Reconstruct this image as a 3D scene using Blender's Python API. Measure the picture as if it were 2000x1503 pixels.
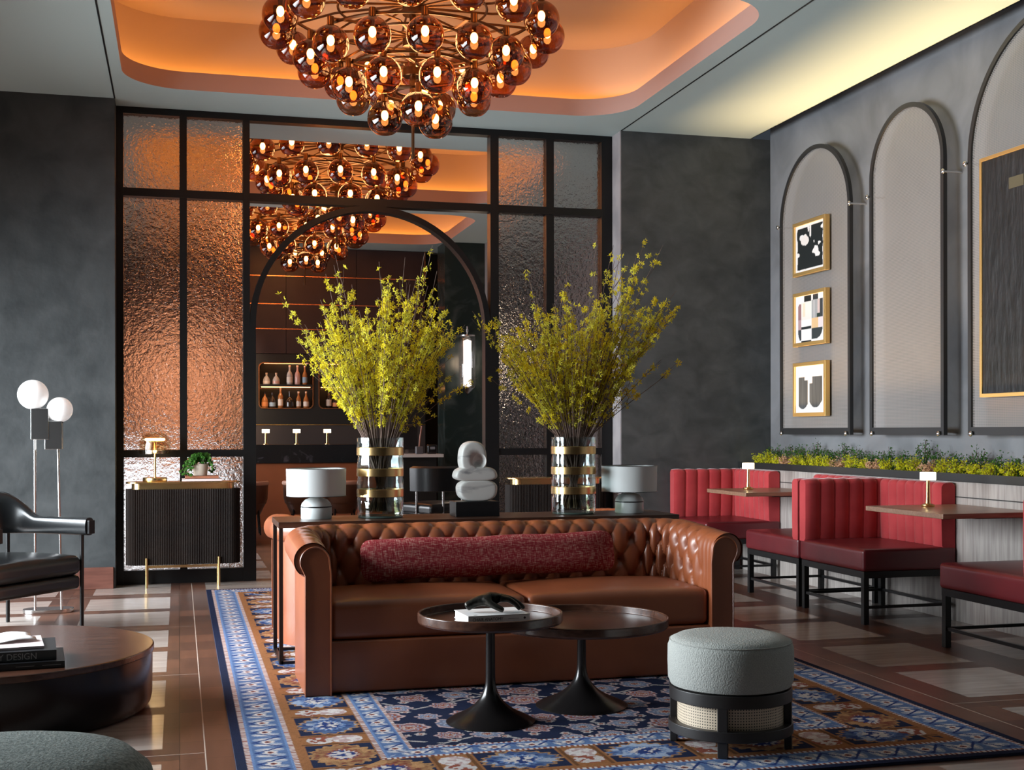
import bpy, bmesh, math, random
import numpy as np
from mathutils import Vector, Matrix, noise
for o in list(bpy.data.objects): bpy.data.objects.remove(o, do_unlink=True)
PI = math.pi
scn = bpy.context.scene
COL = scn.collection
random.seed(7)

# ---------------------------------------------------------------- camera, world, light, exposure
TH = math.atan(650 / 2445.0)
cam_d = bpy.data.cameras.new('camera'); cam = bpy.data.objects.new('camera', cam_d); COL.objects.link(cam)
cam.location = (0, 0, 1.23)
cam.matrix_world = (Matrix.Translation((0, 0, 1.23)) @ Matrix.Rotation(-TH, 4, 'Z') @ Matrix.Rotation(PI / 2, 4, 'X')
                    @ Matrix.Rotation(-0.0015, 4, 'Z'))
cam_d.sensor_width = 36.0; cam_d.sensor_fit = 'HORIZONTAL'
cam_d.lens = 2445 / 2000 * 36.0
cam_d.shift_y = (842 - 751.5) / 2000.0
cam_d.clip_start = 0.05
scn.camera = cam

scn.view_settings.view_transform = 'Standard'
scn.view_settings.look = 'None'
scn.view_settings.gamma = 1.0
scn.view_settings.use_curve_mapping = False
scn.view_settings.exposure = 0.0

w = bpy.data.worlds.new('world'); scn.world = w; w.use_nodes = True
w.node_tree.nodes['Background'].inputs[0].default_value = (0.55, 0.66, 0.8, 1)
w.node_tree.nodes['Background'].inputs[1].default_value = 0.06

def area(name, loc, rot, sx, sy, power, col, spread=180):
    d = bpy.data.lights.new(name, 'AREA'); d.shape = 'RECTANGLE'; d.size = sx; d.size_y = sy
    d.energy = power; d.color = col; d.spread = math.radians(spread)
    o = bpy.data.objects.new(name, d); o.location = loc; o.rotation_euler = rot; COL.objects.link(o); return o
def point(name, loc, power, col, r=0.05, parent=None):
    d = bpy.data.lights.new(name, 'POINT'); d.energy = power; d.color = col; d.shadow_soft_size = r
    o = bpy.data.objects.new(name, d); o.location = loc; COL.objects.link(o)
    if parent: o.parent = parent
    return o
# daylight entering through the tall windows in the left wall (front lounge, then bar room)
area('window_daylight', (-3.3, 7.25, 1.6), (0, -PI / 2 + .40, 0), 2.3, 4.3, 585, (0.86, 0.94, 1.0), 124)
area('bar_window_daylight', (-3.3, 14.2, 1.65), (0, -PI / 2 + .42, 0), 2.3, 5.4, 260, (0.9, 0.94, 1.0), 120)
# warm planter LED light, set unseen above the shrubs, washing the ceiling edge
area('planter_led', (4.92, 8.05, 1.12), (0, PI - .02, 0), 0.03, 3.7, 24, (1.0, 0.66, 0.33), 38)

# ---------------------------------------------------------------- helpers
def obj(name, bm, mat=None, parent=None, smooth=False, bevel=0, angle=0.7):
    me = bpy.data.meshes.new(name)
    bmesh.ops.recalc_face_normals(bm, faces=bm.faces)
    if smooth:
        for f in bm.faces: f.smooth = True
    bm.to_mesh(me); bm.free()
    if not bevel: me.set_sharp_from_angle(angle=math.radians(42))
    o = bpy.data.objects.new(name, me); COL.objects.link(o)
    if mat is not None:
        for m in (mat if isinstance(mat, (list, tuple)) else [mat]): me.materials.append(m)
    if parent is not None: o.parent = parent
    if bevel:
        b = o.modifiers.new('bevel', 'BEVEL'); b.width = bevel; b.segments = 3; b.limit_method = 'ANGLE'; b.angle_limit = angle
        for f in me.polygons: f.use_smooth = True
        wn = o.modifiers.new('wn', 'WEIGHTED_NORMAL'); wn.keep_sharp = False
    return o
def BM(): return bmesh.new()
def box(bm, x0, x1, y0, y1, z0, z1, mi=0, M=None):
    vs = [bm.verts.new((x, y, z)) for x in (x0, x1) for y in (y0, y1) for z in (z0, z1)]
    if M is not None:
        for v in vs: v.co = M @ v.co
    for f in ((0, 1, 3, 2), (4, 6, 7, 5), (0, 4, 5, 1), (2, 3, 7, 6), (0, 2, 6, 4), (1, 5, 7, 3)):
        fc = bm.faces.new([vs[i] for i in f]); fc.material_index = mi
    return vs
def B(*a, **k):
    bm = BM(); box(bm, *a, **k); return bm
def lathe(bm, prof, cx=0, cy=0, seg=48, mi=0, smooth=True):
    rings = []
    for r, z in prof:
        if r < 1e-5: rings.append([bm.verts.new((cx, cy, z))])
        else: rings.append([bm.verts.new((cx + r * math.cos(2 * PI * i / seg), cy + r * math.sin(2 * PI * i / seg), z)) for i in range(seg)])
    for a, b in zip(rings[:-1], rings[1:]):
        for i in range(seg):
            j = (i + 1) % seg
            if len(a) == 1 and len(b) == 1: continue
            if len(a) == 1: f = bm.faces.new((a[0], b[i], b[j]))
            elif len(b) == 1: f = bm.faces.new((a[i], b[0], a[j]))
            else: f = bm.faces.new((a[i], b[i], b[j], a[j]))
            f.material_index = mi; f.smooth = smooth
    return bm
def cyl(bm, p0, p1, r0, r1=None, seg=16, cap=True):
    r1 = r0 if r1 is None else r1
    p0 = Vector(p0); p1 = Vector(p1); d = (p1 - p0).normalized()
    a = d.orthogonal().normalized(); b = d.cross(a)
    A = [bm.verts.new(p0 + r0 * (a * math.cos(2 * PI * i / seg) + b * math.sin(2 * PI * i / seg))) for i in range(seg)]
    Bv = [bm.verts.new(p1 + r1 * (a * math.cos(2 * PI * i / seg) + b * math.sin(2 * PI * i / seg))) for i in range(seg)]
    for i in range(seg):
        j = (i + 1) % seg; f = bm.faces.new((A[i], A[j], Bv[j], Bv[i])); f.smooth = True
    if cap: bm.faces.new(A[::-1]); bm.faces.new(Bv)
    return bm
def tube(bm, pts, r, seg=6, closed=False, taper=None):
    pts = [Vector(p) for p in pts]; n = len(pts); rings = []
    prev = None
    for i, p in enumerate(pts):
        if closed: d = pts[(i + 1) % n] - pts[i - 1]
        else: d = pts[min(i + 1, n - 1)] - pts[max(i - 1, 0)]
        d.normalize()
        a = d.orthogonal().normalized() if prev is None else (prev - d * prev.dot(d)).normalized()
        prev = a; b = d.cross(a)
        rr = r if taper is None else r * (1 + (taper - 1) * i / (n - 1))
        rings.append([bm.verts.new(p + rr * (a * math.cos(2 * PI * k / seg) + b * math.sin(2 * PI * k / seg))) for k in range(seg)])
    for i in range(n if closed else n - 1):
        A = rings[i]; Bq = rings[(i + 1) % n]
        for k in range(seg):
            f = bm.faces.new((A[k], A[(k + 1) % seg], Bq[(k + 1) % seg], Bq[k])); f.smooth = True
    if not closed:
        bm.faces.new(rings[0][::-1]); bm.faces.new(rings[-1])
    return bm
def rr(x0, x1, y0, y1, r, n=10):
    pts = []
    for cx, cy, a0 in ((x1 - r, y1 - r, 0), (x0 + r, y1 - r, 90), (x0 + r, y0 + r, 180), (x1 - r, y0 + r, 270)):
        for i in range(n + 1):
            a = math.radians(a0 + 90 * i / n); pts.append((cx + r * math.cos(a), cy + r * math.sin(a)))
    return pts
def prism(bm, poly, z0, z1, ax='z', mi=0):
    def P(a, b, c): return {'z': (a, b, c), 'y': (a, c, b), 'x': (c, a, b)}[ax]
    A = [bm.verts.new(P(x, y, z0)) for x, y in poly]; T = [bm.verts.new(P(x, y, z1)) for x, y in poly]
    fs = [bm.faces.new(A), bm.faces.new(T)]
    n = len(poly)
    for i in range(n): fs.append(bm.faces.new((A[i], A[(i + 1) % n], T[(i + 1) % n], T[i])))
    for f in fs: f.material_index = mi
    return bm
def band(bm, o1, o2, z0, z1, ax='z'):
    """closed frame between two outlines with the same vertex count, extruded"""
    def P(a, b, c): return {'z': (a, b, c), 'y': (a, c, b), 'x': (c, a, b)}[ax]
    R = [[bm.verts.new(P(x, y, z)) for x, y in o] for o, z in ((o1, z0), (o2, z0), (o2, z1), (o1, z1))]
    n = len(o1)
    for k in range(4):
        A = R[k]; Bq = R[(k + 1) % 4]
        for i in range(n): bm.faces.new((A[i], A[(i + 1) % n], Bq[(i + 1) % n], Bq[i]))
    return bm
def holed(bm, outer, holes, z, ax='z'):
    def P(a, b, c): return {'z': (a, b, c), 'y': (a, c, b), 'x': (c, a, b)}[ax]
    es = []
    for loop in [outer] + holes:
        vs = [bm.verts.new(P(x, y, z)) for x, y in loop]
        es += [bm.edges.new((vs[i], vs[(i + 1) % len(vs)])) for i in range(len(vs))]
    bmesh.ops.triangle_fill(bm, edges=es, use_beauty=True)
    return bm
def rbox(x0, x1, y0, y1, z0, z1, r, puff=0.0, n=10, seg=5, crown=0.0):
    """soft upholstered box: rounded edges, optional crown on the top"""
    bm = BM()
    cx, cy, cz = (x0 + x1) / 2, (y0 + y1) / 2, (z0 + z1) / 2
    hx, hy, hz = (x1 - x0) / 2, (y1 - y0) / 2, (z1 - z0) / 2
    def ax(h):
        inner = max(h - r, 0.001)
        t = [-h + r * (1 - math.cos(PI / 2 * i / seg)) for i in range(seg)]
        m = [-inner + 2 * inner * i / n for i in range(n + 1)]
        return t + m + [-v for v in t[::-1]]
    X, Y, Z = ax(hx), ax(hy), ax(hz)
    def place(x, y, z):
        ix = max(-(hx - r), min(hx - r, x)); iy = max(-(hy - r), min(hy - r, y)); iz = max(-(hz - r), min(hz - r, z))
        d = Vector((x - ix, y - iy, z - iz)); L = d.length
        if L > 1e-9:
            d = d / L * r
        p = Vector((ix, iy, iz)) + d
        u, v, t = p.x / hx, p.y / hy, p.z / hz
        if puff:
            p.x *= 1 + puff / hx * (1 - v * v) * (1 - t * t); p.y *= 1 + puff / hy * (1 - u * u) * (1 - t * t)
        if crown and t > 0: p.z += crown * max(0, 1 - u * u) ** .7 * max(0, 1 - v * v) ** .7 * t
        return p + Vector((cx, cy, cz))
    cache = {}
    def V(x, y, z):
        k = (round(x, 5), round(y, 5), round(z, 5))
        if k not in cache: cache[k] = bm.verts.new(place(x, y, z))
        return cache[k]
    def grid(A, Bq, f):
        for i in range(len(A) - 1):
            for j in range(len(Bq) - 1):
                q = [f(A[i], Bq[j]), f(A[i + 1], Bq[j]), f(A[i + 1], Bq[j + 1]), f(A[i], Bq[j + 1])]
                vs = [V(*p) for p in q]
                if len(set(vs)) == 4:
                    try: fc = bm.faces.new(vs); fc.smooth = True
                    except ValueError: pass
    for s in (-hz, hz): grid(X, Y, lambda a, b: (a, b, s))
    for s in (-hy, hy): grid(X, Z, lambda a, b: (a, s, b))
    for s in (-hx, hx): grid(Y, Z, lambda a, b: (s, a, b))
    return bm
def tag(o, label, cat, group=None, kind=None):
    o['label'] = label; o['category'] = cat
    if group: o['group'] = group
    if kind: o['kind'] = kind
    return o
def thing(name, label, cat, loc=(0, 0, 0), rz=0, group=None):
    o = bpy.data.objects.new(name, None); COL.objects.link(o); o.empty_display_size = .1
    o.location = loc; o.rotation_euler = (0, 0, rz); return tag(o, label, cat, group)
def struct(name, bm, m, parent=None, **k):
    o = obj(name, bm, m, parent, **k)
    if parent is None: o['kind'] = 'structure'
    return o
def dup(root, loc=None, rz=None, label=None, scale=None):
    r = root.copy(); COL.objects.link(r)
    if loc is not None: r.location = loc
    if rz is not None: r.rotation_euler = (0, 0, rz)
    if label: r['label'] = label
    if scale: r.scale = scale
    for ch in list(root.children):
        c = ch.copy(); COL.objects.link(c); c.parent = r
        for g in list(ch.children):
            d = g.copy(); COL.objects.link(d); d.parent = c
    return r

# ---------------------------------------------------------------- materials
def newmat(name):
    m = bpy.data.materials.new(name); m.use_nodes = True
    return m, m.node_tree, m.node_tree.nodes['Principled BSDF']
def mat(name, base, rough=.5, metal=0.0, c2=None, nscale=5, ndet=4, stretch=(1, 1, 1), contrast=(.35, .65), bump=0, bscale=60, bdist=.002,
        emis=None, estr=0, sheen=0, coat=0, spec=.5, bstretch=None, coord='Object', dist=0, aniso=0, sss=0):
    m, nt, p = newmat(name); N = nt.nodes; L = nt.links
    p.inputs['Base Color'].default_value = (*base, 1); p.inputs['Roughness'].default_value = rough; p.inputs['Metallic'].default_value = metal
    p.inputs['Specular IOR Level'].default_value = spec
    if sheen: p.inputs['Sheen Weight'].default_value = sheen; p.inputs['Sheen Roughness'].default_value = .4
    if coat: p.inputs['Coat Weight'].default_value = coat; p.inputs['Coat Roughness'].default_value = .15
    if emis: p.inputs['Emission Color'].default_value = (*emis, 1); p.inputs['Emission Strength'].default_value = estr
    tc = N.new('ShaderNodeTexCoord')
    def mapped(s):
        mp = N.new('ShaderNodeMapping'); mp.inputs['Scale'].default_value = s; L.new(tc.outputs[coord], mp.inputs[0]); return mp.outputs[0]
    if c2:
        n = N.new('ShaderNodeTexNoise'); n.inputs['Scale'].default_value = nscale; n.inputs['Detail'].default_value = ndet
        n.inputs['Distortion'].default_value = dist
        L.new(mapped(stretch), n.inputs['Vector'])
        r = N.new('ShaderNodeValToRGB'); r.color_ramp.elements[0].position = contrast[0]; r.color_ramp.elements[1].position = contrast[1]
        r.color_ramp.elements[0].color = (*base, 1); r.color_ramp.elements[1].color = (*c2, 1)
        L.new(n.outputs['Fac'], r.inputs[0]); L.new(r.outputs[0], p.inputs['Base Color'])
    if bump:
        n2 = N.new('ShaderNodeTexNoise'); n2.inputs['Scale'].default_value = bscale; n2.inputs['Detail'].default_value = 4
        L.new(mapped(bstretch or (1, 1, 1)), n2.inputs['Vector'])
        b = N.new('ShaderNodeBump'); b.inputs['Strength'].default_value = bump; b.inputs['Distance'].default_value = bdist
        L.new(n2.outputs['Fac'], b.inputs['Height']); L.new(b.outputs[0], p.inputs['Normal'])
    return m
def emit(name, col, s):
    m, nt, p = newmat(name); e = nt.nodes.new('ShaderNodeEmission'); e.inputs[0].default_value = (*col, 1); e.inputs[1].default_value = s
    nt.links.new(e.outputs[0], nt.nodes['Material Output'].inputs[0]); return m
def thinglass(name, tint, gl=.35, rough=.02, ior=1.5, bump=0, bscale=80, mul=1.0):
    """thin-walled glass: tinted transmission plus Fresnel reflection"""
    m, nt, p = newmat(name); N = nt.nodes; L = nt.links
    t = N.new('ShaderNodeBsdfTransparent'); t.inputs[0].default_value = (*tint, 1)
    g = N.new('ShaderNodeBsdfGlossy'); g.inputs['Roughness'].default_value = rough; g.inputs[0].default_value = (1, 1, 1, 1)
    fr = N.new('ShaderNodeLayerWeight'); fr.inputs[0].default_value = .5
    pw = N.new('ShaderNodeMath'); pw.operation = 'POWER'; pw.inputs[1].default_value = 3.2; L.new(fr.outputs['Facing'], pw.inputs[0])
    mu = N.new('ShaderNodeMath'); mu.operation = 'MULTIPLY_ADD'; mu.inputs[1].default_value = gl * 1.3 * mul; mu.inputs[2].default_value = .045 * mul; mu.use_clamp = True
    L.new(pw.outputs[0], mu.inputs[0])
    mx = N.new('ShaderNodeMixShader'); L.new(mu.outputs[0], mx.inputs[0]); L.new(t.outputs[0], mx.inputs[1]); L.new(g.outputs[0], mx.inputs[2])
    if bump:
        tc = N.new('ShaderNodeTexCoord'); n = N.new('ShaderNodeTexNoise'); n.inputs['Scale'].default_value = bscale; L.new(tc.outputs['Object'], n.inputs['Vector'])
        b = N.new('ShaderNodeBump'); b.inputs['Strength'].default_value = bump; b.inputs['Distance'].default_value = .003
        L.new(n.outputs['Fac'], b.inputs['Height']); L.new(b.outputs[0], g.inputs['Normal'])
    L.new(mx.outputs[0], N['Material Output'].inputs[0]); return m
def attrmat(name, rough=.9, bump=0, bscale=300, spec=.3):
    m, nt, p = newmat(name); a = nt.nodes.new('ShaderNodeAttribute'); a.attribute_name = 'paint'
    nt.links.new(a.outputs['Color'], p.inputs['Base Color']); p.inputs['Roughness'].default_value = rough; p.inputs['Specular IOR Level'].default_value = spec
    if bump:
        tc = nt.nodes.new('ShaderNodeTexCoord'); n = nt.nodes.new('ShaderNodeTexNoise'); n.inputs['Scale'].default_value = bscale
        nt.links.new(tc.outputs['Object'], n.inputs['Vector'])
        b = nt.nodes.new('ShaderNodeBump'); b.inputs['Strength'].default_value = bump; b.inputs['Distance'].default_value = .003
        nt.links.new(n.outputs['Fac'], b.inputs['Height']); nt.links.new(b.outputs[0], p.inputs['Normal'])
    return m
def painted_grid(name, colors, origin, du, dv, mat_, parent=None):
    """grid mesh carrying a per-vertex pattern colour; colors[j,i] = (r,g,b)"""
    nv, nu, _ = colors.shape
    I, J = np.meshgrid(np.arange(nu), np.arange(nv))
    o = np.array(origin)[None, None]; co = o + I[..., None] * np.array(du)[None, None] + J[..., None] * np.array(dv)[None, None]
    me = bpy.data.meshes.new(name); me.vertices.add(nu * nv); me.vertices.foreach_set('co', co.reshape(-1).astype(np.float32))
    a = (J[:-1, :-1] * nu + I[:-1, :-1]); f = np.stack([a, a + 1, a + 1 + nu, a + nu], -1).reshape(-1)
    nf = (nu - 1) * (nv - 1)
    me.loops.add(nf * 4); me.polygons.add(nf)
    me.loops.foreach_set('vertex_index', f.astype(np.int32)); me.polygons.foreach_set('loop_start', (np.arange(nf) * 4).astype(np.int32))
    me.update(calc_edges=True)
    at = me.attributes.new('paint', 'FLOAT_COLOR', 'POINT')
    rgba = np.ones((nu * nv, 4), np.float32); rgba[:, :3] = colors.reshape(-1, 3); at.data.foreach_set('color', rgba.reshape(-1))
    me.materials.append(mat_)
    ob = bpy.data.objects.new(name, me); COL.objects.link(ob)
    if parent: ob.parent = parent
    return ob

M = {}
M['plaster'] = mat('trowelled_plaster', (.034, .039, .041), .58, c2=(.082, .088, .090), nscale=4.2, ndet=13, stretch=(1.0, 1.0, 1.3), contrast=(.3, .74), bump=.5, bscale=6, bdist=.012, dist=.5)
M['plaster_r'] = mat('trowelled_plaster_lit', (.135, .14, .15), .6, c2=(.25, .255, .27), nscale=1.6, ndet=10, contrast=(.3, .75), bump=.3, bscale=5, bdist=.01, dist=1.0)  # lit copy of the wall plaster: frontal window light put into the colour
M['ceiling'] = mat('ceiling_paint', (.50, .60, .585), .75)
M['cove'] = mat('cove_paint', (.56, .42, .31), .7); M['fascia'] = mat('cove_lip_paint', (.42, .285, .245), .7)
M['steel'] = mat('black_steel', (.005, .005, .0055), .36, .0, spec=.35)
M['darkmetal'] = mat('dark_bronze_metal', (.016, .014, .014), .24, .4)
M['bronze'] = mat('bronze_arm', (.16, .085, .045), .3, 1.0)
M['brass'] = mat('brushed_brass', (.75, .50, .22), .25, 1.0)
M['copper'] = mat('copper_trim', (.85, .42, .22), .25, 1.0)
M['chrome'] = mat('satin_nickel', (.62, .61, .60), .22, 1.0)
M['gold'] = mat('gold_frame', (.72, .47, .17), .38, .75)
M['leather'] = mat('tan_leather', (.29, .080, .028), .40, c2=(.22, .055, .018), nscale=3, ndet=5, bump=.12, bscale=140, bdist=.002, spec=.65, coat=.12)
M['leather_dk'] = mat('oxblood_leather', (.13, .012, .016), .33, c2=(.09, .008, .012), nscale=3, bump=.1, bscale=120, spec=.5)
M['leather_bk'] = mat('black_leather', (.008, .009, .010), .28, bump=.1, bscale=120, spec=.55)
M['leather_br'] = mat('brown_leather', (.12, .05, .028), .35, spec=.5)
M['velvet'] = mat('coral_velvet', (.46, .050, .055), .8, c2=(.40, .038, .044), nscale=8, sheen=.5, spec=.2)
M['walnut'] = mat('dark_walnut', (.075, .032, .018), .33, c2=(.035, .015, .009), nscale=4, ndet=8, stretch=(1, 12, 12), spec=.5)
M['walnut2'] = mat('walnut_veneer', (.078, .032, .019), .24, c2=(.040, .016, .010), nscale=4, ndet=8, stretch=(1.5, 14, 14))
M['wood_tab'] = mat('table_wood', (.30, .17, .11), .3, c2=(.20, .10, .06), nscale=3, ndet=8, stretch=(2, 20, 20), spec=.6)
M['limed'] = mat('limed_oak', (.44, .40, .37), .5, c2=(.30, .265, .245), nscale=3, ndet=8, stretch=(14, 14, 1))
M['fluted'] = mat('fluted_dark_wood', (.012, .007, .005), .6, spec=.12, c2=(.008, .005, .004), nscale=6)
M['boucle'] = mat('grey_boucle', (.42, .43, .40), .95, c2=(.34, .35, .33), nscale=260, ndet=2, bump=.8, bscale=170, bdist=.004, spec=.1)
M['white'] = mat('white_ceramic', (.58, .61, .60), .3, spec=.5)
M['shade'] = mat('white_shade', (.60, .62, .61), .6)
M['marble'] = mat('white_marble', (.62, .61, .58), .5, c2=(.24, .24, .25), nscale=4.5, ndet=9, contrast=(.54, .66), stretch=(1, 1, 3), dist=.8)
M['blackstone'] = mat('black_stone', (.006, .006, .007), .35)
M['nero'] = mat('dark_marble', (.012, .014, .016), .2, c2=(.10, .10, .12), nscale=6, ndet=10, contrast=(.6, .8), dist=1.5)
M['greenmarble'] = mat('green_marble', (.010, .020, .018), .25, c2=(.07, .09, .09), nscale=2.2, ndet=10, contrast=(.5, .85), dist=1.5)
M['brownpanel'] = mat('brown_wall_panel', (.040, .024, .026), .38, c2=(.028, .017, .020), nscale=3)
M['charcoal'] = mat('charcoal_joinery', (.016, .018, .018), .4)
M['tanpanel'] = mat('tan_leather_panel', (.34, .105, .04), .45, c2=(.26, .08, .032), nscale=2)
M['pale_tile'] = mat('pale_inlay_tile', (.37, .32, .285), .20, c2=(.29, .235, .205), nscale=2.5, ndet=7, stretch=(1, 9, 1), spec=.5, coord='Object')
M['cane'] = mat('woven_cane', (.62, .48, .33), .6)
M['paper'] = mat('book_pages', (.80, .76, .72), .7)
M['whitecover'] = mat('white_cover', (.80, .79, .78), .45)
M['blackcover'] = mat('black_cover', (.010, .010, .012), .4)
M['pinkcover'] = mat('pale_pink_cover', (.74, .62, .62), .5)
M['redwood'] = mat('baseboard_wood', (.16, .06, .042), .4, c2=(.11, .04, .028), nscale=4, stretch=(1, 8, 8))
M['ink'] = mat('ink', (.03, .03, .03), .5)
M['greyink'] = mat('silver_lettering', (.35, .34, .33), .4)
M['bark'] = mat('branch_bark', (.16, .10, .075), .8, c2=(.09, .05, .035), nscale=30)
M['led'] = emit('warm_led_strip', (1.0, .43, .085), 10)
M['bulb'] = emit('filament_bulb', (1.0, .60, .24), 34)
M['glow'] = emit('lamp_disc', (1.0, .72, .36), 9)
M['glow_small'] = emit('small_lamp_shade', (1.0, .80, .52), 5)
M['globe_white'] = mat('opal_globe', (.86, .86, .86), .25, emis=(1, .98, .97), estr=.35)
M['pendant'] = emit('pendant_tube', (1.0, .84, .74), 3.0)
M['niche_led'] = emit('niche_led', (1.0, .42, .14), 8)
M['amber'] = thinglass('amber_globe_glass', (.55, .30, .16), gl=.40, rough=.015, mul=1.3)
M['clearbulb'] = thinglass('bulb_glass', (1.0, .8, .5), gl=.2)
M['dome'] = thinglass('smoked_dome_glass', (.84, .74, .60), gl=.30, mul=.7)
M['vaseglass'] = thinglass('clear_vase_glass', (.86, .90, .90), gl=.42, bump=.3, bscale=18, mul=1.2)
M['bottleglass'] = thinglass('bottle_glass', (.75, .55, .42), gl=.5)
M['water'] = thinglass('vase_water', (.80, .80, .66), gl=.2)

def leafmat(name, c, tr=.45, c2=None):
    m, nt, p = newmat(name); N = nt.nodes; L = nt.links
    d = N.new('ShaderNodeBsdfDiffuse'); t = N.new('ShaderNodeBsdfTranslucent')
    if c2:
        oi = N.new('ShaderNodeTexCoord'); n = N.new('ShaderNodeTexNoise'); n.inputs['Scale'].default_value = 9; L.new(oi.outputs['Object'], n.inputs['Vector'])
        r = N.new('ShaderNodeValToRGB'); r.color_ramp.elements[0].color = (*c, 1); r.color_ramp.elements[1].color = (*c2, 1)
        r.color_ramp.elements[0].position = .4; r.color_ramp.elements[1].position = .6
        L.new(n.outputs['Fac'], r.inputs[0]); L.new(r.outputs[0], d.inputs[0]); L.new(r.outputs[0], t.inputs[0])
    else:
        d.inputs[0].default_value = (*c, 1); t.inputs[0].default_value = (*c, 1)
    mx = N.new('ShaderNodeMixShader'); mx.inputs[0].default_value = tr; L.new(d.outputs[0], mx.inputs[1]); L.new(t.outputs[0], mx.inputs[2])
    L.new(mx.outputs[0], N['Material Output'].inputs[0]); return m
M['petal'] = leafmat('forsythia_petal', (.80, .66, .035), .4, (.66, .62, .08))
M['leaf_y'] = leafmat('led_lit_leaf', (.62, .60, .03), .4, (.42, .50, .04))  # yellow of the planter LED light is put into this leaf colour
M['leaf_g'] = leafmat('green_leaf', (.045, .14, .025), .35, (.09, .22, .05))
M['leaf_p'] = leafmat('blush_leaf', (.62, .40, .26), .35)

# textured pane glass (thick wavy slab)
m, nt, p = newmat('rippled_pane_glass'); N = nt.nodes; L = nt.links
gl = N.new('ShaderNodeBsdfGlass'); gl.inputs['IOR'].default_value = 1.42; gl.inputs['Roughness'].default_value = .035; gl.inputs[0].default_value = (.93, .92, .91, 1)
tc = N.new('ShaderNodeTexCoord'); n = N.new('ShaderNodeTexNoise'); n.inputs['Scale'].default_value = 34; n.inputs['Detail'].default_value = 2
n2 = N.new('ShaderNodeTexNoise'); n2.inputs['Scale'].default_value = 8
ad = N.new('ShaderNodeMath'); ad.operation = 'ADD'
L.new(tc.outputs['Object'], n.inputs['Vector']); L.new(tc.outputs['Object'], n2.inputs['Vector'])
L.new(n.outputs['Fac'], ad.inputs[0]); L.new(n2.outputs['Fac'], ad.inputs[1])
b = N.new('ShaderNodeBump'); b.inputs['Strength'].default_value = 1.0; b.inputs['Distance'].default_value = .013
L.new(ad.outputs[0], b.inputs['Height']); L.new(b.outputs[0], gl.inputs['Normal'])
tr = N.new('ShaderNodeBsdfTransparent'); tr.inputs[0].default_value = (.9, .88, .86, 1)
mx = N.new('ShaderNodeMixShader'); mx.inputs[0].default_value = .90
L.new(tr.outputs[0], mx.inputs[1]); L.new(gl.outputs[0], mx.inputs[2]); L.new(mx.outputs[0], N['Material Output'].inputs[0])
M['ripple'] = m
M['clearpane'] = thinglass('clear_pane_glass', (.97, .98, .98), gl=.06)

# plank floor
m, nt, p = newmat('timber_tile_floor'); N = nt.nodes; L = nt.links
tc = N.new('ShaderNodeTexCoord'); br = N.new('ShaderNodeTexBrick')
br.offset = 0.0; br.inputs['Scale'].default_value = 1.0; br.inputs['Brick Width'].default_value = .26; br.inputs['Row Height'].default_value = .27
br.inputs['Mortar Size'].default_value = .0016; br.inputs['Bias'].default_value = .1
br.inputs['Color1'].default_value = (.150, .066, .040, 1); br.inputs['Color2'].default_value = (.068, .034, .025, 1); br.inputs['Mortar'].default_value = (.015, .010, .008, 1)
L.new(tc.outputs['Object'], br.inputs['Vector'])
nz = N.new('ShaderNodeTexNoise'); nz.inputs['Scale'].default_value = 3; nz.inputs['Detail'].default_value = 8
mp = N.new('ShaderNodeMapping'); mp.inputs['Scale'].default_value = (8, 1.2, 1); L.new(tc.outputs['Object'], mp.inputs[0]); L.new(mp.outputs[0], nz.inputs['Vector'])
mx = N.new('ShaderNodeMixRGB'); mx.blend_type = 'MULTIPLY'; mx.inputs[0].default_value = .8
rp = N.new('ShaderNodeValToRGB'); rp.color_ramp.elements[0].color = (.45, .45, .45, 1); rp.color_ramp.elements[1].color = (1.35, 1.3, 1.25, 1)
L.new(nz.outputs['Fac'], rp.inputs[0]); L.new(br.outputs['Color'], mx.inputs[1]); L.new(rp.outputs[0], mx.inputs[2]); L.new(mx.outputs[0], p.inputs['Base Color'])
p.inputs['Roughness'].default_value = .33
M['floor'] = m
# perforated sheet
m, nt, p = newmat('perforated_mesh_sheet'); N = nt.nodes; L = nt.links
p.inputs['Base Color'].default_value = (.31, .29, .275, 1); p.inputs['Roughness'].default_value = .5; p.inputs['Metallic'].default_value = .0
tc = N.new('ShaderNodeTexCoord'); sx = N.new('ShaderNodeSeparateXYZ'); L.new(tc.outputs['Object'], sx.inputs[0])
def mnode(op, a, b=None):
    k = N.new('ShaderNodeMath'); k.operation = op
    for i, v in enumerate((a, b)):
        if v is None: continue
        if isinstance(v, (int, float)): k.inputs[i].default_value = v
        else: L.new(v, k.inputs[i])
    return k.outputs[0]
sy = mnode('SINE', mnode('MULTIPLY', mnode('ADD', sx.outputs['Y'], sx.outputs['Z']), 2 * PI / .021))
sz = mnode('SINE', mnode('MULTIPLY', mnode('SUBTRACT', sx.outputs['Y'], sx.outputs['Z']), 2 * PI / .021))
hole = mnode('GREATER_THAN', mnode('MULTIPLY', sy, sz), .26)
tr = N.new('ShaderNodeBsdfTransparent'); ms = N.new('ShaderNodeMixShader')
L.new(hole, ms.inputs[0]); L.new(p.outputs[0], ms.inputs[1]); L.new(tr.outputs[0], ms.inputs[2]); L.new(ms.outputs[0], N['Material Output'].inputs[0])
M['mesh'] = m
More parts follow.
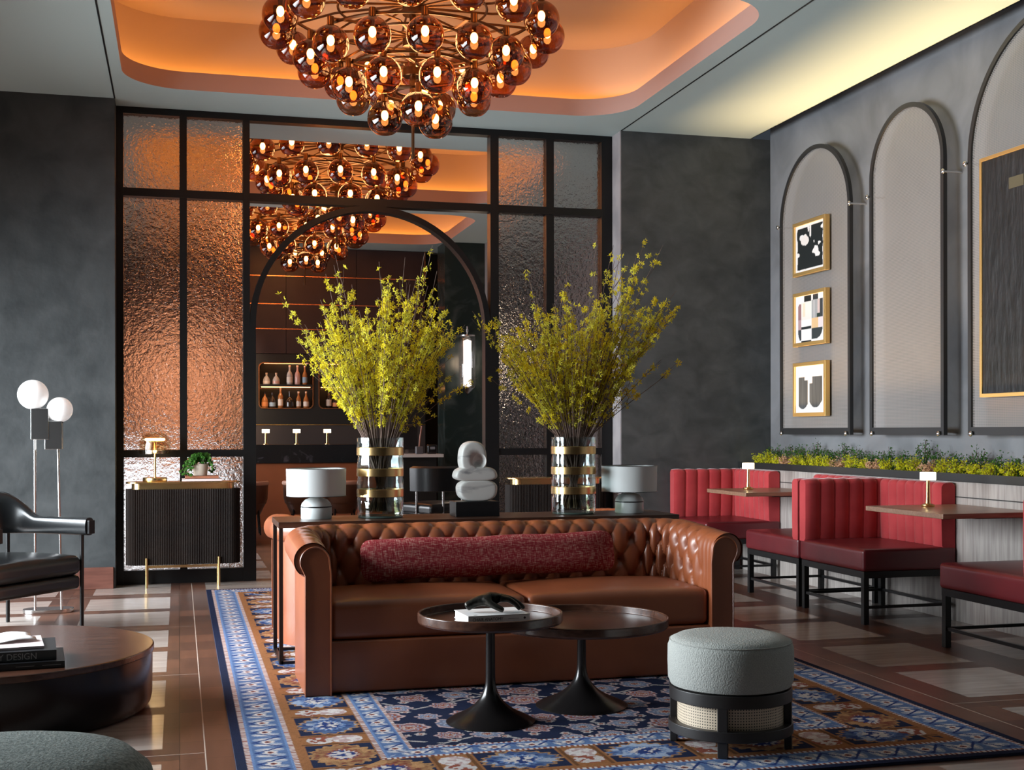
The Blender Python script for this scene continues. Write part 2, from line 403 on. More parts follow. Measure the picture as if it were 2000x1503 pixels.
# woven cane
m, nt, p = newmat('cane_webbing'); N = nt.nodes; L = nt.links
p.inputs['Base Color'].default_value = (.62, .50, .36, 1); p.inputs['Roughness'].default_value = .55
uv = N.new('ShaderNodeUVMap'); sx = N.new('ShaderNodeSeparateXYZ'); L.new(uv.outputs[0], sx.inputs[0])
sy = mnode('SINE', mnode('MULTIPLY', sx.outputs['X'], 2 * PI / .0105)); sz = mnode('SINE', mnode('MULTIPLY', sx.outputs['Y'], 2 * PI / .0105))
hole = mnode('MULTIPLY', mnode('GREATER_THAN', sy, .25), mnode('GREATER_THAN', sz, .25))
mc = N.new('ShaderNodeMixRGB'); L.new(hole, mc.inputs[0]); mc.inputs[1].default_value = (.66, .54, .40, 1); mc.inputs[2].default_value = (.012, .01, .008, 1)
L.new(mc.outputs[0], p.inputs['Base Color'])
M['cane'] = m
# bolster tweed
m, nt, p = newmat('red_tweed'); N = nt.nodes; L = nt.links
tc = N.new('ShaderNodeTexCoord'); outs = []
for s in ((420, 30, 30), (40, 40, 300)):
    mp = N.new('ShaderNodeMapping'); mp.inputs['Scale'].default_value = s; L.new(tc.outputs['Object'], mp.inputs[0])
    nn = N.new('ShaderNodeTexNoise'); nn.inputs['Scale'].default_value = 1; nn.inputs['Detail'].default_value = 2; L.new(mp.outputs[0], nn.inputs['Vector']); outs.append(nn.outputs['Fac'])
s = mnode('ADD', outs[0], outs[1])
rp = N.new('ShaderNodeValToRGB'); e = rp.color_ramp.elements; e[0].position = .44; e[0].color = (.24, .022, .030, 1); e[1].position = .60; e[1].color = (.50, .27, .22, 1)
x = e.new(.52); x.color = (.33, .05, .055, 1)
L.new(mnode('MULTIPLY', s, .5), rp.inputs[0]); L.new(rp.outputs[0], p.inputs['Base Color']); p.inputs['Roughness'].default_value = .95; p.inputs['Specular IOR Level'].default_value = .1
bp = N.new('ShaderNodeBump'); bp.inputs['Strength'].default_value = .6; bp.inputs['Distance'].default_value = .004; L.new(s, bp.inputs['Height']); L.new(bp.outputs[0], p.inputs['Normal'])
M['tweed'] = m
M['rug'] = attrmat('hand_knotted_rug', .95, .5, 260, .1)
M['canvas'] = attrmat('painted_canvas', .6)
M['blackpaint'] = mat('impasto_black_paint', (.006, .008, .009), .5, c2=(.016, .017, .019), nscale=3, ndet=8, stretch=(1, 1, 2.5), bump=.7, bscale=7, bdist=.015, bstretch=(1, 3, .8))

# ---------------------------------------------------------------- room shell
HC = 3.854      # ceiling
YW, YS = 10.32, 10.60   # wall face, glazed partition plane
XW = 5.16
struct('floor', B(-3.6, 5.4, -3.2, 18.6, -.1, 0), M['floor'])
fl = bpy.data.objects['floor']
# pale inlay tiles (0.3 mm proud of the timber) and the fine brass lines between the blocks
bm = BM()
y = 8.05
cols = [-.63 - .83 * i for i in range(4)] + [-.63 + .83 * i for i in range(1, 7)]
for cx in cols:
    for k in range(-7, 7):
        y0 = 8.05 - 1.62 * k
        for a in (0, .77):
            t = y0 - a
            if t > 18.2 or t < -3: continue
            if cx + .565 > .20 and cx < 3.2 and t > 4.1 and t - .62 < 9.9: continue
            vs = [bm.verts.new(q) for q in ((cx, t - .62, .0004), (cx + .565, t - .62, .0004), (cx + .565, t, .0004), (cx, t, .0004))]; bm.faces.new(vs)
obj('inlay_tile', bm, M['pale_tile'], fl)
bm = BM()
def fline(x0, y0, x1, y1, wd=.0025):
    d = Vector((x1 - x0, y1 - y0)).normalized(); nn = Vector((-d.y, d.x)) * wd
    bm.faces.new([bm.verts.new((a, b_, .0007)) for a, b_ in ((x0 + nn.x, y0 + nn.y), (x1 + nn.x, y1 + nn.y), (x1 - nn.x, y1 - nn.y), (x0 - nn.x, y0 - nn.y))])
fline(.095, -3, .095, 4.0); fline(.095, 4.0, .095, 10.5); fline(3.36, -3, 3.36, 10.2)
for k in range(-1, 3):
    yc = 8.18 - 1.62 * k
    for cx in (-1.66, -.83, 0, ):
        fline(cx - .83 + .12, yc, cx + .095, yc - .0)
    for cx in (3.36, 4.2):
        fline(cx, yc, cx + .8, yc + .0)
obj('brass_inlay_line', bm, mat('pale_inlay_line', (.45, .36, .30), .4), fl)

# ceiling slab with three coved openings
coves = [(-.40, 3.585, 6.98, 9.93), (-.40, 3.585, 11.42, 14.08), (-.40, 3.585, 14.87, 17.34)]
RC = .45
bm = BM()
holed(bm, [(-3.6, -3.2), (4.97, -3.2), (4.97, YW + .01), (XW, YW + .01), (XW, 18.6), (-3.6, 18.6)], [rr(*c, RC, 14) for c in coves], HC)
for c in coves:
    o = rr(*c, RC, 14); n_ = len(o); lo = [bm.verts.new((x, y_, HC)) for x, y_ in o]; hi = [bm.verts.new((x, y_, HC + .138)) for x, y_ in o]
    for i in range(n_):
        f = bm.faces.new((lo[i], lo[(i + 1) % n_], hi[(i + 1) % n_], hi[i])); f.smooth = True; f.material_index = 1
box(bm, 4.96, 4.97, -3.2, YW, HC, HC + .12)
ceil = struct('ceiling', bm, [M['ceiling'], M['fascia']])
for k, c in enumerate(coves):
    g = .13
    out = (c[0] - g, c[1] + g, c[2] - g, c[3] + g)
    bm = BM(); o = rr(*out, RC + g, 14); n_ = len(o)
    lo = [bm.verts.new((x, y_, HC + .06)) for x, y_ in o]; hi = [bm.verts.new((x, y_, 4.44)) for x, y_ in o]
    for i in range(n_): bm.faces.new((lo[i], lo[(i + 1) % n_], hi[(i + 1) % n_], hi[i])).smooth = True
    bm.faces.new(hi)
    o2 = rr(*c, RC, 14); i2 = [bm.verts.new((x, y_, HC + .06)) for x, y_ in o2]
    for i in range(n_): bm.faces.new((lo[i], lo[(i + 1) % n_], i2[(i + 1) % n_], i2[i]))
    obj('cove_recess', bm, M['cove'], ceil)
    e1 = rr(c[0] - .03, c[1] + .03, c[2] - .03, c[3] + .03, RC + .03, 14); e2 = rr(c[0] - .07, c[1] + .07, c[2] - .07, c[3] + .07, RC + .07, 14)
    bm = BM(); band(bm, e1, e2, HC + .100, HC + .118)
    obj('cove_light_strip', bm, M['led'], ceil)
# shadow-gap trims in the ceiling
for i, x in enumerate((-.487, 3.735)):
    struct('trim_%d' % (i + 1), B(x - .006, x + .006, -3.2, YW, HC - .002, HC + .004), M['steel'])
# walls
bm = BM(); box(bm, -3.6, -.487, YW, YS + .06, 0, HC); struct('wall_back_left', bm, mat('trowelled_plaster_shaded', (.024, .029, .031), .58, c2=(.060, .066, .068), nscale=4.2, ndet=13, contrast=(.3, .74), bump=.5, bscale=6, bdist=.012, dist=.5))  # shaded copy of the wall plaster: grazing light put into the darker colour
bm = BM(); box(bm, 3.735, XW + .2, YW, YS + .06, 0, HC); struct('wall_back_right', bm, M['plaster'])
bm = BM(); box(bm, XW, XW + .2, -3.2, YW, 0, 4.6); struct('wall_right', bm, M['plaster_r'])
bm = BM(); box(bm, XW, XW + .2, YS + .06, 18.6, 0, HC); struct('wall_bar_right', bm, mat('taupe_plaster', (.16, .14, .14), .6))
# left wall with window openings
bm = BM()
box(bm, -3.6, -3.4, -3.2, 5.05, 0, HC); box(bm, -3.6, -3.4, 9.5, 11.3, 0, HC); box(bm, -3.6, -3.4, 17.1, 18.6, 0, HC)
for a, c in ((5.05, 9.5), (11.3, 17.1)):
    box(bm, -3.6, -3.4, a, c, 0, .3); box(bm, -3.6, -3.4, a, c, 2.7, HC)
struct('wall_left', bm, M['plaster'])
for wi, (a, c) in enumerate(((5.05, 9.5), (11.3, 17.1))):
    bm = BM(); nb = 5
    for i in range(nb + 1):
        yy = a + (c - a) * i / nb; box(bm, -3.52, -3.42, yy - .035, yy + .035, .3, 2.7)
    for z in (.3, 2.65): box(bm, -3.52, -3.42, a, c, z, z + .05)
    wdw = struct('window_%d' % (wi + 1), bm, M['steel'])
struct('wall_front', B(-3.6, XW + .2, -3.4, -3.2, 0, 4.6), M['charcoal'])
bm = BM(); box(bm, 4.97, XW, -3.2, YW, 4.5, 4.6); struct('trim_3', bm, M['charcoal'])
struct('wall_bar', B(-3.6, XW, 18.26, 18.6, 0, HC), M['charcoal'])
struct('trim_4', B(3.726, 3.7345, YW + .004, YS - .07, 0.0, HC - .002), mat('lit_reveal_plaster', (.34, .32, .33), .6, c2=(.24, .23, .24), nscale=4))  # added panel on the pier return, window brightness put into its pale colour
# baseboard
struct('baseboard_left', B(-3.4, -.50, YW - .02, YW, 0, .17), M['redwood'], bevel=.004)
struct('baseboard_pier', B(3.80, 4.86, YW - .02, YW, 0, .17), M['redwood'], bevel=.004)

# limed oak wainscot under the planter
wn = struct('wall_wainscot', B(4.86, XW, -3.2, YW, 0, .90), M['limed'])
bm = BM(); box(bm, 4.852, 4.862, -3.2, YW, .80, .806); obj('reveal_line', bm, M['charcoal'], wn)

# ---------------------------------------------------------------- glazed steel partition with an arch
gp = thing('glazed_partition', 'black steel framed glass partition with an arched opening across the lounge', 'partition', (0, YS, 0))
XL, XR = -.487, 3.735
zt, zm, zl = 3.80, 3.20, 1.055
def fr(x0, x1, z0, z1, d=.05): return B(x0, x1, -d, d, z0, z1)
v = dict(a=(-.487, -.433), b=(.006, .063), c=(.511, .566), d=(2.612, 2.686), e=(3.120, 3.190), f=(3.630, 3.735))
f_ = obj('frame', fr(XL, XR, zt - .0, HC), M['steel'], gp)
bm = BM()
for k in 'abcdef':
    d_ = .06 if k in 'acdf' else .05
    if k in 'cd': box(bm, v[k][0], v[k][1], -d_, d_, 0, zt)
    else: box(bm, v[k][0], v[k][1], -d_, d_, 0, zt)
obj('mullion', bm, M['steel'], gp)
bm = BM()
box(bm, XL, XR, -.055, .055, zm - .065, zm)
for a, c in ((XL, v['c'][0]), (v['d'][1], XR)):
    box(bm, a, c, -.052, .052, zl - .03, zl + .028)
    box(bm, a, c, -.052, .052, 0, .11)
obj('transom', bm, M['steel'], gp)
# arch
acx, aw = 1.589, 1.023
asp = 3.14 - aw
def archpts(rx, rz, legz, n=40):
    pts = [(acx - rx, legz)] + [(acx - rx * math.cos(PI * i / n), asp + rz * math.sin(PI * i / n)) for i in range(n + 1)] + [(acx + rx, legz)]
    return pts
o = archpts(aw, aw, 0); q = archpts(aw - .048, aw - .048, 0)
bm = BM(); R = [[bm.verts.new((x, yy, z)) for x, z in pp] for pp, yy in ((o, -.06), (q, -.06), (q, .06), (o, .06))]
for k in range(4):
    for i in range(len(o) - 1): bm.faces.new((R[k][i], R[k][i + 1], R[(k + 1) % 4][i + 1], R[(k + 1) % 4][i]))
obj('arch_frame', bm, M['steel'], gp)
# panes
pid = 0
for a, c in (('a', 'b'), ('b', 'c'), ('d', 'e'), ('e', 'f')):
    x0, x1 = v[a][1], v[c][0]
    for z0, z1 in ((.11, zl - .03), (zl + .028, zm - .065), (zm, zt)):
        p_ = obj('glass_pane', B(x0, x1, -.004, .004, z0, z1), M['ripple'], gp); p_['label'] = 'rippled textured glass pane'

# ---------------------------------------------------------------- chandeliers
def chandelier(label, loc):
    t = thing('chandelier', label, 'chandelier', loc, 0, 'amber globe chandeliers')
    bm = BM(); cyl(bm, (0, 0, 3.10), (0, 0, 3.36), .011, seg=12); cyl(bm, (0, 0, 3.34), (0, 0, 4.44), .022, seg=14)
    for z in (3.46, 3.66, 3.86, 4.08): cyl(bm, (0, 0, z), (0, 0, z + .05), .07, seg=20)
    cyl(bm, (0, 0, 4.42), (0, 0, 4.44), .12, seg=24)
    obj('stem', bm, M['bronze'], t)
    gm = BM(); bmesh.ops.create_uvsphere(gm, u_segments=40, v_segments=24, radius=.120)
    for v_ in gm.verts:
        if v_.co.z < -.108: v_.co.z = -.108
    for f in gm.faces: f.smooth = True
    gobj = None
    for r, z, n_, off in ((.205, 3.385, 3, 0), (.455, 3.55, 8, 10), (.70, 3.73, 13, -4), (.925, 3.95, 16, 11)):
        bm = BM()
        R_ = r * .93; tube(bm, [(R_ * math.cos(2 * PI * i / 64), R_ * math.sin(2 * PI * i / 64), z + .155) for i in range(64)], .011, 6, closed=True)
        R_ = r * .55; tube(bm, [(R_ * math.cos(2 * PI * i / 48), R_ * math.sin(2 * PI * i / 48), z + .17) for i in range(48)], .009, 6, closed=True)
        obj('ring', bm, M['bronze'], t)
        for k in range(n_):
            phi = math.radians(off + 360 * k / n_)
            x, y_ = r * math.sin(phi), -r * math.cos(phi)
            if gobj is None:
                gobj = obj('globe', gm, M['amber'], t)
                sb = BM(); bmesh.ops.create_uvsphere(sb, u_segments=16, v_segments=12, radius=.025)
                for v_ in sb.verts: v_.co.z = v_.co.z * 1.4 + .022
                s1 = obj('bulb', sb, M['bulb'], gobj, smooth=True)
                sb = BM(); lathe(sb, [(0, .175), (.022, .175), (.024, .118), (.030, .112), (.030, .104), (.016, .10), (.014, .055), (0, .05)], seg=16)
                s2 = obj('socket', sb, M['bronze'], gobj)
                sb = BM(); lathe(sb, [(.014, .06), (.030, .035), (.034, .0), (.022, -.03), (0, -.038)], seg=16)
                g = gobj
            else:
                g = gobj.copy(); COL.objects.link(g); g.parent = t
                for c_ in list(gobj.children):
                    d_ = c_.copy(); COL.objects.link(d_); d_.parent = g
            g.location = (x, y_, z)
        for k in range(n_):
            phi = math.radians(off + 360 * k / n_)
            am = BM()
            d1 = Vector((math.sin(phi + .55), -math.cos(phi + .55), 0)) * .06
            P0 = Vector((0, 0, z + .19)) + d1; P1 = Vector((r * math.sin(phi), -r * math.cos(phi), z + .165))
            mid = (P0 + P1) / 2 + Vector((math.sin(phi + .9), -math.cos(phi + .9), 0)) * r * .10
            tube(am, [P0, P0.lerp(mid, .5), mid, mid.lerp(P1, .6), P1], .0085, 6)
            obj('arm', am, M['bronze'], t)
    point('chandelier_light', (0, 0, 3.75), 42, (1.0, .48, .18), .35, t)
    return t
ch0 = chandelier('nearest and largest-looking amber glass globe chandelier above the tan sofa', (1.55, 8.46, 0))
for lab, y_ in (('middle amber glass globe chandelier, seen through the panes above the arch', 12.75), ('farthest amber glass globe chandelier hanging before the bar wall', 16.12)):
    c = dup(ch0, (1.55, y_, 0), 0, lab)

# ---------------------------------------------------------------- rug
def h2(a, b_, s=0):
    v_ = np.sin(a * 127.1 + b_ * 311.7 + s * 74.7) * 43758.5453; return v_ - np.floor(v_)
def vn(x, y_, s=0):
    xi, yi = np.floor(x), np.floor(y_); fx, fy = x - xi, y_ - yi; fx = fx * fx * (3 - 2 * fx); fy = fy * fy * (3 - 2 * fy)
    return (h2(xi, yi, s) * (1 - fx) + h2(xi + 1, yi, s) * fx) * (1 - fy) + (h2(xi, yi + 1, s) * (1 - fx) + h2(xi + 1, yi + 1, s) * fx) * fy
RW, RL = 3.0, 5.86
st = .005
U, V_ = np.meshgrid(np.arange(0, RW + st / 2, st), np.arange(0, RL + st / 2, st))
NAVY = np.array((.007, .012, .036)); BLUE = np.array((.095, .155, .29)); LB = np.array((.26, .32, .43)); DB = np.array((.014, .032, .13)); OR = np.array((.23, .095, .036))
RUST = np.array((.21, .058, .036)); CREAM = np.array((.52, .47, .45)); PINK = np.array((.38, .27, .26)); GOLD = np.array((.29, .155, .07)); GREY = np.array((.25, .28, .35))
Cc = np.zeros(U.shape + (3,)); Cc[:] = NAVY
def put(mask, c): Cc[mask] = c
def mixc(mask, a, b_, t): Cc[mask] = a + (b_ - a) * t[mask][:, None]
dx0, dx1, dy0, dy1 = U, RW - U, V_, RL - V_
D = np.minimum(np.minimum(dx0, dx1), np.minimum(dy0, dy1))
sideX = np.minimum(dx0, dx1) < np.minimum(dy0, dy1)          # long sides: run along V
RUN = np.where(sideX, V_, U)
nz_ = vn(U * 60, V_ * 60, 1); nz2 = vn(U * 25, V_ * 25, 2)
def candy(lo, hi):
    m_ = (D >= lo) & (D < hi); ph = (RUN * 1000 / 22) % 1
    put(m_ & (ph < .5), CREAM); put(m_ & (ph >= .5), RUST * .9)
def leafband(lo, hi, per):
    m_ = (D >= lo) & (D < hi); t = (D - lo) / (hi - lo)
    Cc[m_] = BLUE + (DB - BLUE) * .25
    put(m_ & ((t < .09) | (t > .91)), BLUE * 1.15)
    ph = (RUN / per); k = np.floor(ph); f = ph - k
    # zigzag vine
    zz = np.abs(((ph * 1.0) % 1) * 2 - 1)
    a1 = np.abs(t - (.15 + .7 * zz)) < .06
    rose = (f > .40) & (f < .60) & (k % 2 == 0)
    # leaves either side
    lf = ((np.abs(f - .25) / .17) ** 2 + (np.abs(t - .5) / .36) ** 2) < 1
    lf2 = ((np.abs(f - .75) / .17) ** 2 + (np.abs(t - .5) / .36) ** 2) < 1
    put(m_ & (lf | lf2), GREY)
    hi_ = ((np.abs(f - .21) / .05) ** 2 + (np.abs(t - .45) / .28) ** 2) < 1
    hi2 = ((np.abs(f - .79) / .05) ** 2 + (np.abs(t - .55) / .28) ** 2) < 1
    put(m_ & (hi_ | hi2), CREAM)
    put(m_ & a1, DB)
    rr_ = np.hypot((f - .5) * per, (t - .5) * (hi - lo))
    an = np.arctan2((f - .5) * per, (t - .5) * (hi - lo))
    put(m_ & (rr_ < .026 + .006 * np.sin(an * 6)), CREAM); put(m_ & (rr_ < .013), RUST); put(m_ & (rr_ < .006), NAVY)
def panels(lo, hi):
    m_ = (D >= lo) & (D < hi)
    Cc[m_] = OR
    per = .49; off = np.where(sideX, .02, .12)
    ph = (RUN + off) % per; k = np.floor((RUN + off) / per).astype(int)
    mid = (lo + hi) / 2; a = (D - mid) / ((hi - lo) / 2 - .006)
    big = ph < .335; b_ = (ph - .1675) / .16
    inb = m_ & big & (np.abs(a) < 1) & (np.abs(b_) < 1)
    put(inb, NAVY * 1.1)
    jag = .07 * np.sin(np.arctan2(b_, a) * 18) + .10 * (nz2 - .5)
    r1 = (np.abs(a) ** 1.6 + np.abs(b_) ** 1.6) ** (1 / 1.6) + jag
    kind = k % 3
    edge = inb & (r1 < 1.0)
    put(edge, GOLD)
    for kk, (c1, c2, c3) in enumerate(((BLUE, DB, LB), (GOLD * .9, RUST * .7, GOLD * 1.2), (BLUE * .7, DB, GREY))):
        q_ = inb & (r1 < .90) & (kind == kk); t = np.clip((nz_ - .25) * 1.8, 0, 1)
        Cc[q_] = c1 + (c2 - c1) * t[q_][:, None]
        q2 = q_ & (nz2 > .62); Cc[q2] = c3
    ring = inb & (r1 < .52) & (r1 > .42); put(ring & (kind == 1), RUST); put(ring & (kind != 1), BLUE * 1.2)
    put(inb & (r1 < .42) & (nz_ > .45), CREAM * .9); put(inb & (r1 < .42) & (nz_ <= .45), DB)
    # slim floral panels between
    sm = m_ & (~big); c_ = (ph - .4125) / .06
    fl1 = sm & (((a - .35) / .5) ** 2 + c_ ** 2 < 1); fl2 = sm & (((a + .45) / .42) ** 2 + c_ ** 2 < 1)
    put(fl1, PINK); put(fl1 & (nz_ > .5), CREAM); put(fl2, CREAM * .85); put(fl2 & (nz_ > .55), RUST)
    put(m_ & ((np.abs(ph - .345) < .006) | (np.abs(ph - .480) < .006)), OR * .5)
put(D < .04, NAVY)
candy(.04, .056); leafband(.056, .21, .165); candy(.21, .226); put((D >= .226) & (D < .26), OR)
panels(.26, .53); candy(.53, .548); leafband(.548, .655, .15); candy(.655, .67)
# field
F_ = D >= .67
put(F_, NAVY)
hs = .185
rowi = np.floor(V_ / hs); fx = (U + (rowi % 2) * hs * .5) / hs; ci = np.floor(fx); lx = (fx - ci - .5) * hs; ly = (V_ / hs - rowi - .5) * hs
j1 = (h2(ci, rowi, 3) - .5) * .06; j2 = (h2(ci, rowi, 4) - .5) * .06; lx = lx - j1; ly = ly - j2
hexd = np.maximum(np.abs(ly), np.abs(lx) * .866 + np.abs(ly) * .5); sz = .045 + .04 * h2(ci, rowi, 5)
wob = hexd + .006 * np.sin(np.arctan2(ly, lx) * 8)
put(F_ & (wob < sz), PINK * 1.1); put(F_ & (wob < sz * .84), np.array((.13, .14, .20))); typ = h2(ci, rowi, 6)
put(F_ & (wob < sz * .78) & (typ > .5), RUST); put(F_ & (wob < sz * .60) & (wob > sz * .50), LB * .8); put(F_ & (wob < sz * .36), CREAM * .75); put(F_ & (wob < sz * .24), RUST)
# small filler blossoms and latticed pale lines
hs2 = .105
gx = np.floor(U / hs2 + .3); gy = np.floor(V_ / hs2 + .3); lx2 = (U / hs2 + .3 - gx - .5) * hs2 - (h2(gx, gy, 8) - .5) * .05; ly2 = (V_ / hs2 + .3 - gy - .5) * hs2 - (h2(gx, gy, 9) - .5) * .05
r2 = np.hypot(lx2, ly2) + .004 * np.sin(np.arctan2(ly2, lx2) * 6); free = F_ & (wob > sz + .008)
put(free & (r2 < .022) & (h2(gx, gy, 10) > .35), CREAM * .75); put(free & (r2 < .011) & (h2(gx, gy, 10) > .35), RUST)
ln = np.abs(((U + .35 * np.abs(((V_ / .9) % 1) * 2 - 1)) / .52) % 1 - .5) < .018
ln2 = np.abs(((V_ + .22 * np.abs(((U / .8) % 1) * 2 - 1)) / .62) % 1 - .5) < .014
put(free & (r2 > .024) & (ln | ln2), CREAM * .62)
Cc *= (.82 + .36 * vn(U * 170, V_ * 170, 12))[..., None]
rug = painted_grid('rug', np.clip(Cc, 0, 1), (.20, 4.09, .012), (st, 0, 0), (0, st, 0), M['rug'])
tag(rug, 'large patterned oriental rug in navy, blue and rust under the sofas', 'rug')
obj('rug_backing', B(.20, 3.20, 4.09, 9.95, .001, .0115), mat('rug_edge_wool', (.01, .018, .05), .95), rug)

# ---------------------------------------------------------------- tufted leather sofa (built facing -Y, back outer plane at y=.775)
SW, SD = 2.13, .775
def sofa(label, loc, rz):
    t = thing('sofa', label, 'sofa', loc, rz, 'pair of tan leather chesterfield sofas')
    # U path on the outer plane
    R0 = .24
    path = []
    nA, nB, nC = 90, 14, 230
    L1 = SD - R0; L2 = SW - 2 * R0; LC = PI / 2 * R0; TOT = 2 * L1 + 2 * LC + L2
    n = 560
    def at(s):
        if s < L1: return Vector((0, s)), Vector((-1, 0))
        s -= L1
        if s < LC:
            a = s / R0; return Vector((R0 - R0 * math.cos(a), L1 + R0 * math.sin(a))), Vector((-math.cos(a), math.sin(a)))
        s -= LC
        if s < L2: return Vector((R0 + s, SD)), Vector((0, 1))
        s -= L2
        if s < LC:
            a = s / R0; return Vector((SW - R0 + R0 * math.sin(a), L1 + R0 * math.cos(a))), Vector((math.sin(a), math.cos(a)))
        s -= LC
        return Vector((SW, L1 - s)), Vector((1, 0))
    # profile: (offset along the outward normal, z, weight of tufting, arc coordinate)
    prof = []
    inner = -.115
    for i in range(27): prof.append((inner - .0 * (1 - i / 26) , .24 + (.645 - .24) * i / 26, 1.0))
    rc = .083; cn = -.03; cz = .652
    for i in range(1, 30):
        a = math.radians(180 - 225 * i / 29); prof.append((cn + rc * math.cos(a), cz + rc * math.sin(a), max(0, 1 - i / 16)))
    prof.append((0.0, .585, 0)); prof.append((0.0, .40, 0)); prof.append((0, .2, 0)); prof.append((0, .0, 0))
    arc = [0]
    for a_, b_ in zip(prof[:-1], prof[1:]): arc.append(arc[-1] + math.hypot(b_[0] - a_[0], b_[1] - a_[1]))
    nvec = []
    for i in range(len(prof)):
        a_ = prof[max(i - 1, 0)]; b_ = prof[min(i + 1, len(prof) - 1)]
        d = Vector((b_[0] - a_[0], b_[1] - a_[1])).normalized(); nvec.append(Vector((-d.y, d.x)))
    ds = .128; da = .118; a0 = .16
    def tuft(s, a):
        # diamond lattice; crease depth + button depth
        k = round((s - TOT / 2) / ds * 2) ; u = (s - TOT / 2) / ds; w_ = (a - a0) / da
        p_ = (u + w_ / 2); q_ = (u - w_ / 2)
        # buttons where p and q are both integers
        fp = abs(p_ - round(p_)); fq = abs(q_ - round(q_))
        crease = math.exp(-(fp / .05) ** 2) + math.exp(-(fq / .05) ** 2)
        pu = (round(p_) + round(q_)) / 2; wv = (round(p_) - round(q_))
        rad = math.hypot((u - pu) * ds, (w_ - wv) * da)
        puff = math.sin(PI * min(fp * 2, 1) * .5) * math.sin(PI * min(fq * 2, 1) * .5)
        return -.030 * math.exp(-(rad / .022) ** 2) - .0055 * min(crease, 1.2) + .013 * puff
    bm = BM(); rows = []
    for i in range(n + 1):
        s = TOT * i / n; P, Nn = at(s); fade = min(1, max(0, (min(s, TOT - s) - .10) / .14))
        dip = .028 * max(0, 1 - min(s, TOT - s) / .55)
        row = []
        for (o_, z, w_), a, nv_ in zip(prof, arc, nvec):
            dsp = tuft(s, a) * w_ * fade if w_ > 0 and a > .05 else 0
            if w_ > 0 and fade < 1: dsp += -.005 * (1 - fade) * w_ * abs(math.sin(s * 70)) * (1 if z > .5 else .6)
            oo = o_ + nv_.x * dsp; zz = z + nv_.y * dsp - (dip if z > .3 else 0) * min(1, (z - .3) / .3)
            row.append(bm.verts.new((P.x + Nn.x * oo, P.y + Nn.y * oo, zz)))
        rows.append(row)
    for a_, b_ in zip(rows[:-1], rows[1:]):
        for j in range(len(prof) - 1): bm.faces.new((a_[j], b_[j], b_[j + 1], a_[j + 1])).smooth = True
    obj('tufted_back', bm, M['leather'], t)
    # arm front panels with piping
    for side in (0, 1):
        sx = 1 if side == 0 else -1; x0 = 0 if side == 0 else SW
        out = [(x0 + sx * .116, .0), (x0 + sx * .116, .56)]
        cxr, czr, r_ = x0 + sx * .043, .620, .066
        for i in range(0, 25):
            a = math.radians(0 + 210 * i / 24); out.append((cxr + sx * r_ * math.cos(a), czr + r_ * math.sin(a)))
        out += [(x0 + sx * .0, .555), (x0 + sx * .0, .0)]
        bm = BM(); prism(bm, out, -.004, .05, ax='y'); pn = obj('arm_panel', bm, M['leather'], t, bevel=.004)
        bm = BM(); tube(bm, [(x, -.006, z) for x, z in out], .0045, 6); obj('piping', bm, M['leather'], pn)
        # rolled end closing the tube behind the panel
        bm = BM(); lathe(bm, [(0, 0), (.055, 0), (.078, .006), (.083, .02)], seg=32)
        for v_ in bm.verts: v_.co = Vector((x0 + sx * .03 + v_.co.x, .0 + v_.co.z, .624 + v_.co.y))
        obj('arm_roll_end', bm, M['leather'], t)
    bm = rbox(.10, SW - .10, .015, SD - .06, .006, .245, .012, n=4)
    obj('base', bm, M['leather'], t)
    mid = SW / 2
    obj('seat_cushion', rbox(.115, mid - .002, .03, SD - .13, .245, .425, .035, n=14, crown=.03, puff=.004), M['leather'], t)
    obj('seat_cushion', rbox(mid + .002, SW - .115, .03, SD - .13, .245, .425, .035, n=14, crown=.03, puff=.004), M['leather'], t)
    obj('back_panel', B(.2, SW - .2, SD - .02, SD - .002, .02, .58), M['leather'], t)
    return t
sf = sofa('tan leather chesterfield sofa facing the camera with a long red bolster', (.56, 5.80, .012), 0)
sf2 = dup(sf, (2.69, 7.915, .012), PI, 'second tan leather chesterfield sofa, back to the console, facing the bar')
bol = obj('bolster', rbox(-.68, .68, -.07, .07, -.108, .108, .068, n=30, puff=0), M['tweed'])
me = bol.data
for v_ in me.vertices:
    u = v_.co.x / .68; v_.co.y *= (1 - .72 * abs(u) ** 6); v_.co.z *= 1 - .05 * (1 - u * u) ** 2; v_.co.x *= 1 + .012 * (abs(v_.co.z) / .1) ** 3; v_.co.z += .003 * math.sin(u * 9)
bol.location = (1.565, 6.32, .585); bol.rotation_euler = (math.radians(-14), math.radians(-.6), math.radians(1.0))
tag(bol, 'long narrow red tweed bolster leaning along the front sofa back', 'cushion')

# ---------------------------------------------------------------- console table between the sofas
cs = thing('console_table', 'long dark walnut console table with a slim black frame behind the front sofa', 'table', (0, 0, .012))
obj('table_top', B(.50, 2.75, 6.64, 7.10, .712, .744), M['walnut'], cs, bevel=.002)
for x in (.515, 2.72):
    for y_ in (6.653, 7.075): obj('leg', B(x - .010, x + .010, y_ - .010, y_ + .010, 0, .712), M['steel'], cs)
    obj('foot_rail', B(x - .010, x + .010, 6.663, 7.065, 0, .016), M['steel'], cs)
obj('long_rail', B(.515, 2.72, 6.643, 6.663, .0, .016), M['steel'], cs); obj('long_rail', B(.515, 2.72, 7.065, 7.085, .0, .016), M['steel'], cs)
CT = .756

